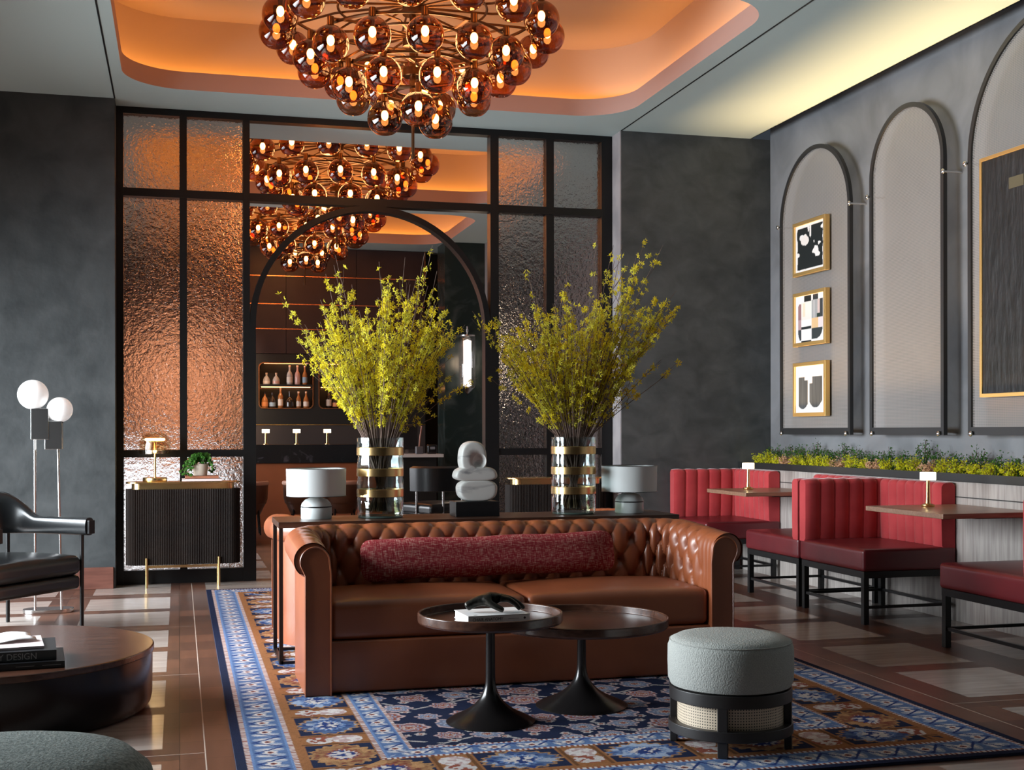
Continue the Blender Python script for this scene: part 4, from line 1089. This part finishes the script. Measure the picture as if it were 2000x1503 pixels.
# ---------------------------------------------------------------- right wall: planter, mesh arches, pictures
pl = thing('planter_trough', 'long black-edged planter trough built along the right wall', 'planter', (0, 0, 0))
bm = BM(); box(bm, 4.84, 4.862, -3.0, YW - .002, .905, .955); box(bm, XW - .012, XW - .002, -3.0, YW - .002, .9005, .955); box(bm, 4.862, XW - .012, -3.0, YW - .002, .9005, .91)
obj('trough', bm, M['charcoal'], pl)
obj('soil', B(4.863, XW - .013, -3.0, YW - .004, .91, .925), mat('potting_soil', (.05, .035, .025), .95), pl)
bm = BM(); box(bm, 4.864, 4.876, 4.5, YW - .05, .926, .936); obj('led_strip', bm, emit('planter_led_strip', (1.0, .85, .45), 5), pl)
ORD = ['first', 'second', 'third', 'fourth', 'fifth', 'sixth', 'seventh', 'eighth', 'ninth', 'tenth', 'eleventh', 'twelfth', 'thirteenth', 'fourteenth', 'fifteenth', 'sixteenth', 'seventeenth', 'eighteenth', 'nineteenth', 'twentieth', 'twenty-first', 'twenty-second', 'twenty-third', 'twenty-fourth']
def shrub(label, x, y_, h, r_, seed, m_, grp, n_=420):
    rnd = random.Random(seed); t = thing('planter_shrub', label, 'plant', (x, y_, .925), 0, grp)
    bm = BM(); sb = BM()
    for k in range(16):
        a = rnd.uniform(0, 2 * PI); q_ = rnd.uniform(0, 1) ** .6; top = Vector((math.cos(a) * r_ * q_ * .8, math.sin(a) * r_ * q_, h * (1 - .35 * q_ * q_) * rnd.uniform(.75, 1.08)))
        tube(sb, [(0, 0, 0), (top.x * .5, top.y * .5, top.z * .6), top], .0013, 4)
        for j in range(n_ // 16):
            s_ = rnd.uniform(.2, 1.0); c0 = Vector((top.x * s_, top.y * s_, top.z * s_)) + Vector((rnd.gauss(0, .012), rnd.gauss(0, .014), rnd.gauss(0, .012)))
            nrm = Vector((rnd.uniform(-1, 1), rnd.uniform(-1, 1), rnd.uniform(-.2, 1))).normalized(); a_ = nrm.orthogonal().normalized(); b_ = nrm.cross(a_); ll = rnd.uniform(.006, .011); an = rnd.uniform(0, 6.28)
            d1 = a_ * math.cos(an) + b_ * math.sin(an); d2_ = nrm.cross(d1)
            bm.faces.new([bm.verts.new(c0 + v_) for v_ in (d1 * -ll, d2_ * ll * .5, d1 * ll, d2_ * -ll * .5)])
    obj('foliage', bm, m_, t); obj('stems', sb, M['bark'], t); return t
rnd = random.Random(3)
ny = 22
for i in range(ny):
    y_ = 10.14 - i * .172
    pink = i in (3, 8, 11, 15)
    shrub(('blush pink low shrub' if pink else 'LED-yellow tinted shrub') + ' at the planter front edge, %s from the far corner' % ORD[i], 4.955 + rnd.uniform(-.01, .01), y_, rnd.uniform(.10, .13) * (.75 if pink else 1), .085, 100 + i, M['leaf_p'] if pink else M['leaf_y'], 'front row of planter shrubs')
ng = 18
for i in range(ng):
    y_ = 10.16 - i * .215
    shrub('dark green shrub at the back of the planter, %s from the far corner' % ORD[i], 5.07 + rnd.uniform(-.01, .01), y_, rnd.uniform(.15, .205) + (.05 if i in (11, ) else 0), .095, 300 + i, M['leaf_g'], 'back row of planter shrubs')

def arch_screen(label, y0, y1, zb_, ztop, group):
    """perforated sheet in an arched steel frame standing off the wall; y0<y1"""
    X = 5.036; t = thing('mesh_arch', label, 'wall panel', (X, (y0 + y1) / 2, 0), 0, group)
    hw = (y1 - y0) / 2; rz_ = hw * 1.0; zs = ztop - rz_; fw = .034
    def outl(h, zb2, zrad):
        return [(-h, zb2)] + [(h, zb2)] + [(h * math.cos(PI * i / 36), zs + zrad * math.sin(PI * i / 36)) for i in range(37)]
    o1 = outl(hw, zb_, rz_); o2 = outl(hw - fw, zb_ + fw + .02, rz_ - fw)
    bm = BM(); band(bm, o1, o2, -.014, .016, ax='x'); obj('frame', bm, mat('grey_black_steel', (.022, .022, .023), .4), t)
    bm = BM(); bm.faces.new([bm.verts.new((.0, y_, z)) for y_, z in o2]); obj('mesh_sheet', bm, M['mesh'], t)
    for y_, z in ((-hw - .004, zb_ + .01), (hw + .004 - .05, zb_ + .01), (-hw - .012, 2.99), (hw + .012, 2.99)):
        yy = y_ + (.05 if y_ < 0 and z < 2 else 0)
        bm = BM(); cyl(bm, (-.022, yy, z), (XW - X - .001, yy, z), .008, seg=12); s_ = obj('standoff', bm, M['chrome'], t)
        bm = BM(); bmesh.ops.create_uvsphere(bm, u_segments=16, v_segments=12, radius=.019)
        for v_ in bm.verts: v_.co = Vector((v_.co.x * .6 - .026, v_.co.y + yy, v_.co.z + z))
        obj('standoff_knob', bm, M['chrome'], s_, smooth=True)
    return t
arch_screen('arched perforated metal wall screen hung with three small pictures', 8.70, 9.87, 1.20, 3.57, 'arched mesh screens on the right wall')
arch_screen('empty arched perforated metal wall screen, the middle one', 7.47, 8.415, 1.20, 3.57, 'arched mesh screens on the right wall')
arch_screen('wide arched perforated metal wall screen hung with the big black painting', 5.60, 7.20, 1.20, 3.80, 'arched mesh screens on the right wall')

def picture(label, y0, y1, z0, z1, paint, depth=.055, fw=.03, big=False):
    """frame hangs on the mesh, faces -X; y1 = far (left) edge"""
    xf = 5.030 - depth; t = thing('framed_picture', label, 'picture', (xf, y1, z0), 0, 'small gold framed abstract prints' if not big else None)
    W_, H_ = y1 - y0, z1 - z0
    bm = BM(); band(bm, [(-W_, 0), (0, 0), (0, H_), (-W_, H_)], [(-W_ + fw, fw), (-fw, fw), (-fw, H_ - fw), (-W_ + fw, H_ - fw)], 0, depth - .012, ax='x'); obj('frame', bm, M['gold'], t, bevel=.002)
    nu, nv = 90, int(90 * (H_ - 2 * fw) / (W_ - 2 * fw))
    if paint is None:
        obj('canvas', B(.008, .03, -W_ + fw, -fw, fw, H_ - fw), M['blackpaint'], t)
        obj('gold_patch', B(.0065, .0085, -.43, -.29, H_ * .84, H_ * .885), mat('dull_gold_patch', (.12, .10, .055), .5), t)
    else:
        A, Bq = np.meshgrid(np.linspace(0, 1, nu), np.linspace(0, 1, nv)); c = paint(A, Bq)
        painted_grid('artwork', c, (.014, -fw, fw), (0, -(W_ - 2 * fw) / (nu - 1), 0), (0, 0, (H_ - 2 * fw) / (nv - 1)), M['canvas'], t)
    return t
WH = np.array((.86, .83, .80)); BK = np.array((.012, .016, .016))
def art1(a, b_):
    c = np.zeros(a.shape + (3,)); c[:] = WH
    e = .05 + .03 * vn(a * 14, b_ * 14, 1); ins = (a > e) & (a < 1 - e) & (b_ > e * .8) & (b_ < 1 - e * .8); c[ins] = BK
    f = .6 * vn(a * 4.2, b_ * 5.5, 5) + .4 * vn(a * 11, b_ * 13, 6); c[ins & (f > .60)] = WH
    c[ins & (np.hypot((a - .33) / .15, (b_ - .66) / .11) + .12 * vn(a * 16, b_ * 16, 2) < 1)] = WH * np.array((1, .95, .92)); c[ins & (np.abs(a - .52) < .03) & (b_ > .72)] = WH
    return c
def art2(a, b_):
    c = np.zeros(a.shape + (3,)); c[:] = WH * 1.02
    def R(x0, x1, y0, y1, col): c[(a >= x0) & (a < x1) & (b_ >= y0) & (b_ < y1)] = col
    rose = (.28, .16, .17); R(.30, .54, .86, 1, BK); R(.60, .78, .86, 1, (.03, .035, .04)); R(.08, .2, .50, .84, rose); R(.08, .2, .28, .50, (.45, .30, .30)); R(.2, .55, .48, .86, (.78, .74, .70)); R(.25, .33, .55, .84, (.80, .64, .50))
    R(.56, .76, .5, .88, (.33, .35, .36)); R(.62, .66, .5, .88, (.5, .5, .52)); R(.76, .84, .5, .88, (.6, .48, .46)); R(.84, .94, .50, .88, (.04, .045, .05)); R(.74, .84, .5, .58, (.02, .04, .03)); R(.56, .78, .28, .5, (.75, .50, .26)); R(.78, .98, .28, .5, (.78, .68, .68))
    R(.08, .2, .05, .28, (.05, .055, .06)); R(.56, .93, .05, .28, (.04, .048, .05)); R(.2, .55, .0, .035, BK); R(.2, .55, .285, .34, BK * 1.5)
    m_ = (a > .56) & (b_ < .28) & (((a - .70) / .23) ** 2 + ((b_ - .28) / .23) ** 2 > 1.0); c[m_ & (a > .70)] = WH; m_ = (a < .2) & (b_ < .28) & (((a - .2) / .12) ** 2 + ((b_ - .28) / .25) ** 2 > 1); c[m_] = WH
    c[(a < .2) & (b_ > .74) & (((a - .2) / .12) ** 2 + ((b_ - .74) / .12) ** 2 > 1)] = WH
    return c
def art3(a, b_):
    c = np.zeros(a.shape + (3,)); c[:] = WH; c[(a > .25) & (a < .7) & (b_ > .62) & (b_ < .88) & (vn(a * 6, b_ * 6) > .3)] = (.82, .70, .66)
    s_ = (.055 + .05 * vn(a * 22, b_ * 1.5, 3))[..., None] * np.array((1, 1.05, 1.08))
    m1 = (a > .10) & (a < .42) & (b_ < np.where(a < .31, .76, .69)) & (b_ > .08 + ((a - .24) / .22) ** 2 * .16); m2 = (a > .48) & (a < .92) & (b_ < np.where(a < .58, .62, .76)) & (b_ > .10 + ((a - .68) / .26) ** 2 * .2)
    c[m1] = s_[m1]; c[m2] = s_[m2]; return c
picture('small gold-framed black and cream blot print, topmost of three', 9.00, 9.545, 2.515, 2.96, art1)
picture('small gold-framed geometric print of black, rose and tan blocks, middle of three', 9.00, 9.545, 1.93, 2.375, art2)
picture('small gold-framed print of two dark brush shapes, lowest of three', 9.00, 9.545, 1.35, 1.795, art3)
picture('large black textured abstract painting in a thin gold frame', 5.78, 7.01, 1.445, 2.975, None, fw=.022, big=True)

# ---------------------------------------------------------------- coral banquette booths
def ribbed(w_, h, th, n_, bulge=.016, top_r=.035):
    """upholstered panel, face on -Y, vertical channels; spans x 0..w"""
    bm = BM(); S = n_ * 12; rings = []
    for i in range(S + 1):
        u = i / S; f = abs(math.sin(PI * u * n_)) ** .55; e = min(u, 1 - u) * w_
        edge = 1 - max(0, 1 - e / .03) ** 2 * .5
        bl = bulge * f * edge; sec = []
        yf = -bl - .0; tr = top_r
        sec.append((th, 0)); sec.append((th, h - .02 * (1 - f))); sec.append((th * .8, h + bl * .4))
        for k in range(7):
            a = PI / 2 + PI / 2 * k / 6; sec.append((tr + yf + (tr) * math.cos(a), h - tr + bl * .4 + tr * math.sin(a)))
        sec.append((yf + bl * .3, h * .35)); sec.append((yf + bl * .4 + .004, .02)); sec.append((yf + .02, 0))
        rings.append([bm.verts.new((u * w_, a_, b_)) for a_, b_ in sec])
    K = len(rings[0])
    for a_, b_ in zip(rings[:-1], rings[1:]):
        for k in range(K): bm.faces.new((a_[k], a_[(k + 1) % K], b_[(k + 1) % K], b_[k])).smooth = True
    bm.faces.new(rings[0]); bm.faces.new(rings[-1]); return bm
XB0, XB1 = 4.18, 4.855
def booth(label, y0, y1, far):
    t = thing('banquette_seat', label, 'banquette', (XB0, y0, .001), 0, 'coral velvet banquettes along the right wall'); L_ = y1 - y0; D_ = XB1 - XB0
    obj('seat_cushion', rbox(0, D_, 0, L_, .335, .478, .022, n=10, crown=.008), M['leather_dk'], t)
    obj('seat_frame', B(.012, D_ - .01, .012, L_ - .012, .293, .335), M['steel'], t)
    for x in (.03, D_ - .05):
        for y_ in (.032, L_ - .032): obj('leg', B(x - .018, x + .018, y_ - .018, y_ + .018, 0, .293), M['steel'], t)
    for x in (.03, D_ - .05): obj('stretcher', B(x - .009, x + .009, .032, L_ - .032, .098, .116), M['steel'], t)
    for y_ in (.032, L_ - .032): obj('stretcher', B(.03, D_ - .05, y_ - .009, y_ + .009, .098, .116), M['steel'], t)
    th = .085
    o_ = obj('end_backrest', ribbed(D_ - .01, .425, th, 6), M['velvet'], t)
    if far: o_.location = (.0, L_ - th - .003, .466)
    else: o_.rotation_euler = (0, 0, PI); o_.location = (D_ - .01, th + .003, .466)
    o_ = obj('wall_backrest', ribbed(L_ - th - .03, .425, .10, 7), M['velvet'], t)
    # face -X: rotate so that local -Y -> -X
    o_.rotation_euler = (0, 0, -PI / 2)
    o_.location = (D_ - .105, (L_ - th - .02) if far else L_ - .01, .466)
    return t
booth('coral ribbed banquette seat nearest the camera, cut by the right photo edge', 5.44, 6.27, False)
booth('coral ribbed banquette seat in the middle, its back toward the far wall', 7.08, 7.925, True)
booth('coral ribbed banquette seat mostly hidden, back to back with the middle one', 7.945, 8.79, False)
booth('coral ribbed banquette seat in the far corner against the grey wall', 9.53, 10.305, True)
def wtable(label, y0, y1):
    t = thing('dining_table', label, 'table', (0, 0, 0), 0, 'wood tables between the banquettes')
    obj('table_top', B(4.19, 4.85, y0, y1, .727, .757), M['wood_tab'], t, bevel=.003)
    for yb in (y0 + .16, y1 - .2): obj('bracket', B(4.50, 4.855, yb - .02, yb + .02, .713, .727), M['steel'], t)
    return t
wtable('near wood table between the nearest and middle banquettes', 6.24, 7.07); wtable('far wood table between the hidden and far corner banquettes', 8.80, 9.53)
def clamp_lamp(label, x, y_):
    t = thing('table_lamp', label, 'lamp', (x, y_, .7575), 0, 'small brass lamps on the banquette tables')
    bm = BM(); lathe(bm, [(0, 0), (.038, 0), (.040, .003), (.040, .014), (.030, .018), (.018, .021), (0, .021)], seg=32); obj('base', bm, M['brass'], t)
    bm = BM(); lathe(bm, [(.016, .018), (.013, .06), (.011, .168), (0, .168)], seg=20); obj('stem', bm, M['brass'], t)
    bm = BM(); lathe(bm, [(0, .166), (.046, .166), (.048, .170), (.048, .212), (.046, .215), (0, .215)], seg=32); obj('lamp_shade', bm, M['glow_small'], t)
    return t
clamp_lamp('small glowing brass lamp on the near banquette table', 4.50, 6.86); clamp_lamp('small glowing brass lamp on the far banquette table', 4.45, 9.30)

# ---------------------------------------------------------------- bar room beyond the arch
# brown panelled upper wall with copper lines
bp_ = thing('bar_wall_panelling', 'dark brown panelled upper wall with thin copper lines behind the bar', 'panelling', (0, 18.0, 0))
xs = [-3.3, -2.1, -.9, .3, 1.47, 2.47, 3.47]; zs_ = [2.333, 2.687, 3.041, 3.438, 3.852]
for x0, x1 in zip(xs[:-1], xs[1:]):
    for z0, z1 in zip(zs_[:-1], zs_[1:]): obj('panel', B(x0 + .003, x1 - .003, 0, .25, z0 + .006, z1 - .006), M['brownpanel'], bp_)
for z in zs_[1:-1]: obj('copper_line', B(-3.3, 3.47, -.006, .02, z - .006, z + .006), M['copper'], bp_)
obj('copper_edge', B(3.465, 3.48, -.006, .02, 3.4, 3.852), M['copper'], bp_)
bb = thing('back_bar_cabinet', 'charcoal back bar wall unit with copper-edged lit bottle niches', 'cabinet', (0, 18.0, 0))
nich = [(1.084, 1.851), (1.925, 2.692), (2.766, 3.42)]
bm = BM(); hl = [rr(a, c, 1.556, 2.210, .07, 8) for a, c in nich]
holed(bm, [(.93, 1.335), (3.475, 1.335), (3.475, 2.330), (.93, 2.330)], hl, 0, ax='y')
for h_ in hl:
    lo = [bm.verts.new((x, 0, z)) for x, z in h_]; hi = [bm.verts.new((x, .2, z)) for x, z in h_]
    for i in range(len(h_)): bm.faces.new((lo[i], lo[(i + 1) % len(h_)], hi[(i + 1) % len(h_)], hi[i]))
obj('niche_front', bm, M['charcoal'], bb)
obj('niche_back', B(.93, 3.475, .2, .25, 1.335, 2.33), M['charcoal'], bb)
for a, c in nich:
    bm = BM(); band(bm, rr(a - .002, c + .002, 1.554, 2.212, .072, 8), rr(a + .013, c - .013, 1.569, 2.197, .06, 8), -.012, .004, ax='y'); obj('niche_trim', bm, M['copper'], bb)
    sh = obj('shelf', B(a + .003, c - .003, .012, .198, 1.868, 1.902), M['charcoal'], bb)
    obj('shelf_trim', B(a + .02, c - .02, .006, .014, 1.835, 1.842), M['copper'], sh); obj('shelf_light', B(a + .04, c - .04, .03, .05, 1.858, 1.868), M['niche_led'], sh); obj('shelf_light', B(a + .08, c - .08, .03, .05, 2.195, 2.205), M['niche_led'], sh)
obj('brass_line', B(.93, 3.475, -.006, .03, 1.322, 1.335), M['brass'], bb)
obj('lower_cupboard', B(.93, 3.475, .004, .25, .0, 1.322), mat('grey_brown_cupboard', (.050, .044, .043), .4), bb)
# left section: tan leather wall washed by a warm light
t = thing('tan_wall_panel', 'tan leather wall panel glowing warm behind the rippled glass', 'panelling', (0, 18.0, 0))
obj('panel', B(-3.3, .925, -.012, .25, .9, 2.95), mat('copper_brown_panel', (.22, .105, .06), .5, c2=(.13, .06, .035), nscale=1.2), t); obj('lower_panel', B(-3.3, .925, 0, .25, .0, .89), M['brownpanel'], t)
area('tan_wall_washer', (.1, 15.9, 3.5), (math.radians(50), 0, 0), .8, .15, 34, (1.0, .66, .42), 46)
t = thing('added_counter', 'added white counter turned to the window, brightening the left rippled glass', 'counter', (0.0, 14.0, .001), math.radians(-38)); obj('front', B(-2.4, .62, 0, .5, 0, .90), mat('white_stone', (.70, .72, .74), .3), t, bevel=.004); obj('worktop', B(-2.42, .64, -.02, .52, .90, .94), M['nero'], t)  # invented counter, turned to the window to give a pale patch behind the glass
# bar counter
t = thing('bar_counter', 'bar counter with dark veined marble top over a tan leather front', 'bar', (0, 16.3, .001))
obj('marble_top', B(.66, 2.75, 0, .62, .825, 1.063), M['nero'], t, bevel=.004); obj('leather_front', B(.68, 2.73, .03, .60, .0, .825), M['tanpanel'], t)
for i, (x, lab) in enumerate(((1.075, 'left'), (1.468, 'middle'), (1.862, 'right'))):
    t = thing('bar_lamp', 'small brass T-shaped lamp on the bar counter, the %s of three' % lab, 'lamp', (x, 16.36, 1.0645), 0, 'brass lamps on the bar')
    bm = BM(); lathe(bm, [(0, 0), (.036, 0), (.036, .010), (.016, .014), (.014, .155), (0, .155)], seg=20); obj('stem', bm, M['brass'], t)
    bm = BM(); lathe(bm, [(0, .150), (.046, .150), (.048, .154), (.048, .196), (.046, .20), (0, .20)], seg=24); obj('lamp_shade', bm, M['glow_small'], t)
# bottles
def bottle(label, x, z, h, r_, body, liquid, lab_, neck=.5):
    t = thing('bottle', label, 'bottle', (x, 18.085, z), 0, 'bottles in the back bar niches')
    bm = BM(); hb = h * neck; lathe(bm, [(0, 0), (r_ * .95, 0), (r_, .006), (r_, hb), (r_ * .75, hb + .03), (.014, hb + .06), (.0125, h - .03), (.015, h - .028), (.015, h - .022), (0, h - .022)], seg=20); obj('glass', bm, body, t)
    bm = BM(); lathe(bm, [(0, h - .024), (.015, h - .024), (.016, h), (0, h)], seg=16); obj('stopper', bm, liquid, t)
    bm = BM(); lathe(bm, [(r_ + .0012, hb * .2), (r_ + .0012, hb * .78)], seg=20); obj('paper_label', bm, lab_, t)
amb = mat('amber_spirit', (.38, .15, .045), .12, spec=.8); clr = mat('clear_spirit', (.50, .46, .42), .1, spec=.8); dkb = mat('dark_spirit', (.03, .018, .012), .12, spec=.8); pk = mat('pink_spirit', (.62, .36, .30), .15)
wl = mat('cream_label', (.75, .66, .56), .6); rl = mat('red_label', (.30, .04, .04), .6); bl = mat('blue_label', (.30, .42, .52), .6); cp = mat('pale_cap', (.70, .48, .32), .4); ol = mat('orange_label', (.65, .25, .08), .6)
zu, zl_ = 1.9025, 1.5705
for a in [('squat round clear decanter bottle, leftmost on the upper left shelf', 1.200, zu, .165, .050, clr, cp, wl, .38), ('squat clear bottle second from left on the upper left shelf', 1.335, zu, .165, .050, clr, cp, pk, .38),
          ('tall clear bottle with white label in the middle of the upper shelf', 1.525, zu, .275, .042, clr, cp, wl, .50), ('tall pink-labelled bottle second from right on the upper shelf', 1.635, zu, .275, .040, pk, cp, pk, .5), ('tall blue-labelled bottle, rightmost on the upper shelf', 1.740, zu, .27, .036, amb, cp, bl, .5),
          ('amber whisky bottle, leftmost on the lower left shelf', 1.176, zl_, .215, .046, amb, dkb, ol, .48), ('dark bottle with pale blue label on the lower shelf', 1.283, zl_, .215, .044, dkb, dkb, bl, .45), ('tall amber bottle with cream label and pale top on the lower shelf', 1.396, zl_, .285, .036, amb, cp, wl, .55),
          ('wide dark green bottle in the middle of the lower shelf', 1.525, zl_, .235, .058, dkb, dkb, dkb, .42), ('amber bottle with oval cream label on the lower shelf', 1.650, zl_, .235, .034, amb, cp, wl, .5), ('amber bottle with oval cream label, rightmost on the lower shelf', 1.758, zl_, .235, .040, amb, cp, wl, .48),
          ('black square-shouldered bottle with white and red label in the second niche', 2.080, zl_, .22, .038, dkb, dkb, wl, .7), ('round orange-labelled bottle in the second niche', 2.185, zl_, .14, .05, dkb, amb, ol, .7)]: bottle(*a)
# marble column with pendant
struct('wall_column', B(3.56, 4.13, 17.0, 17.5, 0, HC), M['greenmarble'])
struct('wall_column_reveal', B(4.13, 4.26, 16.6, 17.5, 0, HC), mat('grey_reveal', (.22, .22, .23), .5))
t = thing('glass_pendant', 'long glass tube wall light glowing on the dark marble column', 'lamp', (3.845, 16.86, 0))
bm = BM(); lathe(bm, [(.10, 1.83), (.115, 1.86), (.115, 2.52), (.10, 2.54)], seg=24); obj('glass_tube', bm, thinglass('ribbed_tube', (.9, .88, .88), gl=.35), t)
bm = BM(); lathe(bm, [(0, 1.84), (.055, 1.86), (.055, 2.48), (0, 2.5)], seg=24); obj('lit_core', bm, M['pendant'], t)
bm = BM(); lathe(bm, [(0, 1.72), (.03, 1.76), (.11, 1.83), (0, 1.83)], seg=8); obj('finial', bm, M['chrome'], t)
bm = BM(); lathe(bm, [(0, 2.54), (.11, 2.54), (.11, 2.56), (.01, 2.57), (.01, 2.68), (0, 2.68)], seg=24); box(bm, -.02, .02, 0, .139, 2.60, 2.64); obj('cap', bm, M['chrome'], t)
point('pendant_light', (0, -.25, 2.2), 5, (1, .75, .5), .1, t)
# host stand
t = thing('host_stand', 'dark host stand with a white stone top in the bar room', 'desk', (0, 14.5, .001)); obj('body', B(2.36, 2.94, .04, .46, 0, .925), M['charcoal'], t); obj('top', B(2.30, 3.02, 0, .50, .925, .962), mat('white_stone_top', (.72, .72, .72), .3), t, bevel=.003)
HS = .964
t = thing('monitor', 'dark tilted touch screen monitor on the host stand', 'monitor', (2.62, 14.72, HS)); obj('screen', B(-.12, .13, 0, .02, .05, .33), M['blackcover'], t, bevel=.004); obj('foot', B(-.07, .07, -.05, .07, 0, .012), M['chrome'], t); obj('neck', B(-.02, .02, .012, .03, .012, .12), M['chrome'], t)
t = thing('card_terminal', 'small dark card terminal at the right end of the host stand', 'terminal', (2.90, 14.62, HS)); obj('body', rbox(-.06, .06, -.05, .05, 0, .11, .02, n=3), M['leather_bk'], t); obj('display', B(-.03, .03, -.0515, -.049, .055, .085), mat('grey_display', (.25, .27, .30), .2), t)
t = thing('telephone_handset', 'dark grey cradle with an upright handset on the host stand', 'telephone', (2.75, 14.62, HS)); obj('cradle', B(-.045, .045, -.04, .04, 0, .09), mat('grey_plastic', (.10, .10, .11), .5), t, bevel=.01)
bm = BM(); tube(bm, [(0, 0, .085), (.01, 0, .2), (.03, 0, .33)], .010, 8); obj('handset', bm, mat('copper_stick', (.3, .14, .1), .4), t)
# black lounge chair behind the console
t = thing('lounge_chair', 'black leather chair with chrome posts standing in the bar room', 'chair', (2.55, 12.6, .001), math.radians(25))
obj('seat_cushion', rbox(-.28, .28, -.28, .28, .39, .50, .04, n=8, crown=.02), M['leather_bk'], t); obj('seat_band', rbox(-.27, .27, -.27, .27, .355, .39, .012, n=4), M['chrome'], t)
bm = BM(); rings = []
for i in range(33):
    a = PI * (1.0 - i / 32) + PI; ring = []
    for o_, z in ((0, .62), (.035, .63), (.04, .86), (.0, .88), (-.02, .85), (-.025, .65)): ring.append(bm.verts.new(((.30 + o_) * math.cos(a), (.27 + o_) * math.sin(a), z)))
    rings.append(ring)
for a_, b_ in zip(rings[:-1], rings[1:]):
    for k in range(6): bm.faces.new((a_[k], a_[(k + 1) % 6], b_[(k + 1) % 6], b_[k])).smooth = True
bm.faces.new(rings[0]); bm.faces.new(rings[-1]); obj('backrest', bm, M['leather_bk'], t)
for x, y_, z in ((-.29, -.05, .70), (.29, -.05, .70), (-.12, -.27, .72), (.12, -.27, .72)):
    bm = BM(); cyl(bm, (x, y_, 0), (x, y_, z), .011, seg=12); obj('post', bm, M['chrome'], t)
# brown tub chairs by the bar
def tub(label, x, y_, rz):
    t = thing('tub_chair', label, 'chair', (x, y_, .001), rz, 'brown leather tub chairs by the bar')
    bm = BM(); lathe(bm, [(0, .36), (.20, .36), (.215, .38), (.215, .43), (.19, .45), (0, .455)], seg=32); obj('seat', bm, M['leather_br'], t)
    bm = BM(); rings = []
    for i in range(33):
        a = PI + PI * i / 32; ring = []
        for r_, z in ((.12, .24), (.14, .24), (.225, .42), (.235, .60), (.21, .60), (.20, .43)): ring.append(bm.verts.new((r_ * math.cos(a), r_ * math.sin(a), z)))
        rings.append(ring)
    for a_, b_ in zip(rings[:-1], rings[1:]):
        for k in range(6): bm.faces.new((a_[k], a_[(k + 1) % 6], b_[(k + 1) % 6], b_[k])).smooth = True
    bm.faces.new(rings[0]); bm.faces.new(rings[-1]); obj('backrest', bm, M['leather_br'], t)
    bm = BM(); rings = []
    for i in range(33):
        a = PI + PI * i / 32; rings.append([bm.verts.new(((.222 + .024 * math.cos(q_)) * math.cos(a), (.222 + .024 * math.cos(q_)) * math.sin(a), .612 + .028 * math.sin(q_))) for q_ in (0, .8, 1.57, 2.4, 3.14, 4.0, 4.71, 5.5)])
    for a_, b_ in zip(rings[:-1], rings[1:]):
        for k in range(8): bm.faces.new((a_[k], a_[(k + 1) % 8], b_[(k + 1) % 8], b_[k])).smooth = True
    bm.faces.new(rings[0]); bm.faces.new(rings[-1]); tp = obj('top_rail', bm, mat('pale_tan_leather', (.55, .32, .24), .4), t)
    for k in range(4):
        a = PI / 4 + PI / 2 * k; bm = BM(); cyl(bm, (.15 * math.cos(a), .15 * math.sin(a), .36), (.19 * math.cos(a), .19 * math.sin(a), 0), .012, .009, seg=10); obj('leg', bm, M['steel'], t)
    return t
tub('brown leather tub chair with pale rim at the left edge of the arch', .80, 15.3, 0); tub('brown leather tub chair with pale rim behind the left console lamp', 1.44, 15.3, 0); tub('brown leather tub chair with pale rim behind the left vase', 1.93, 15.25, 0)
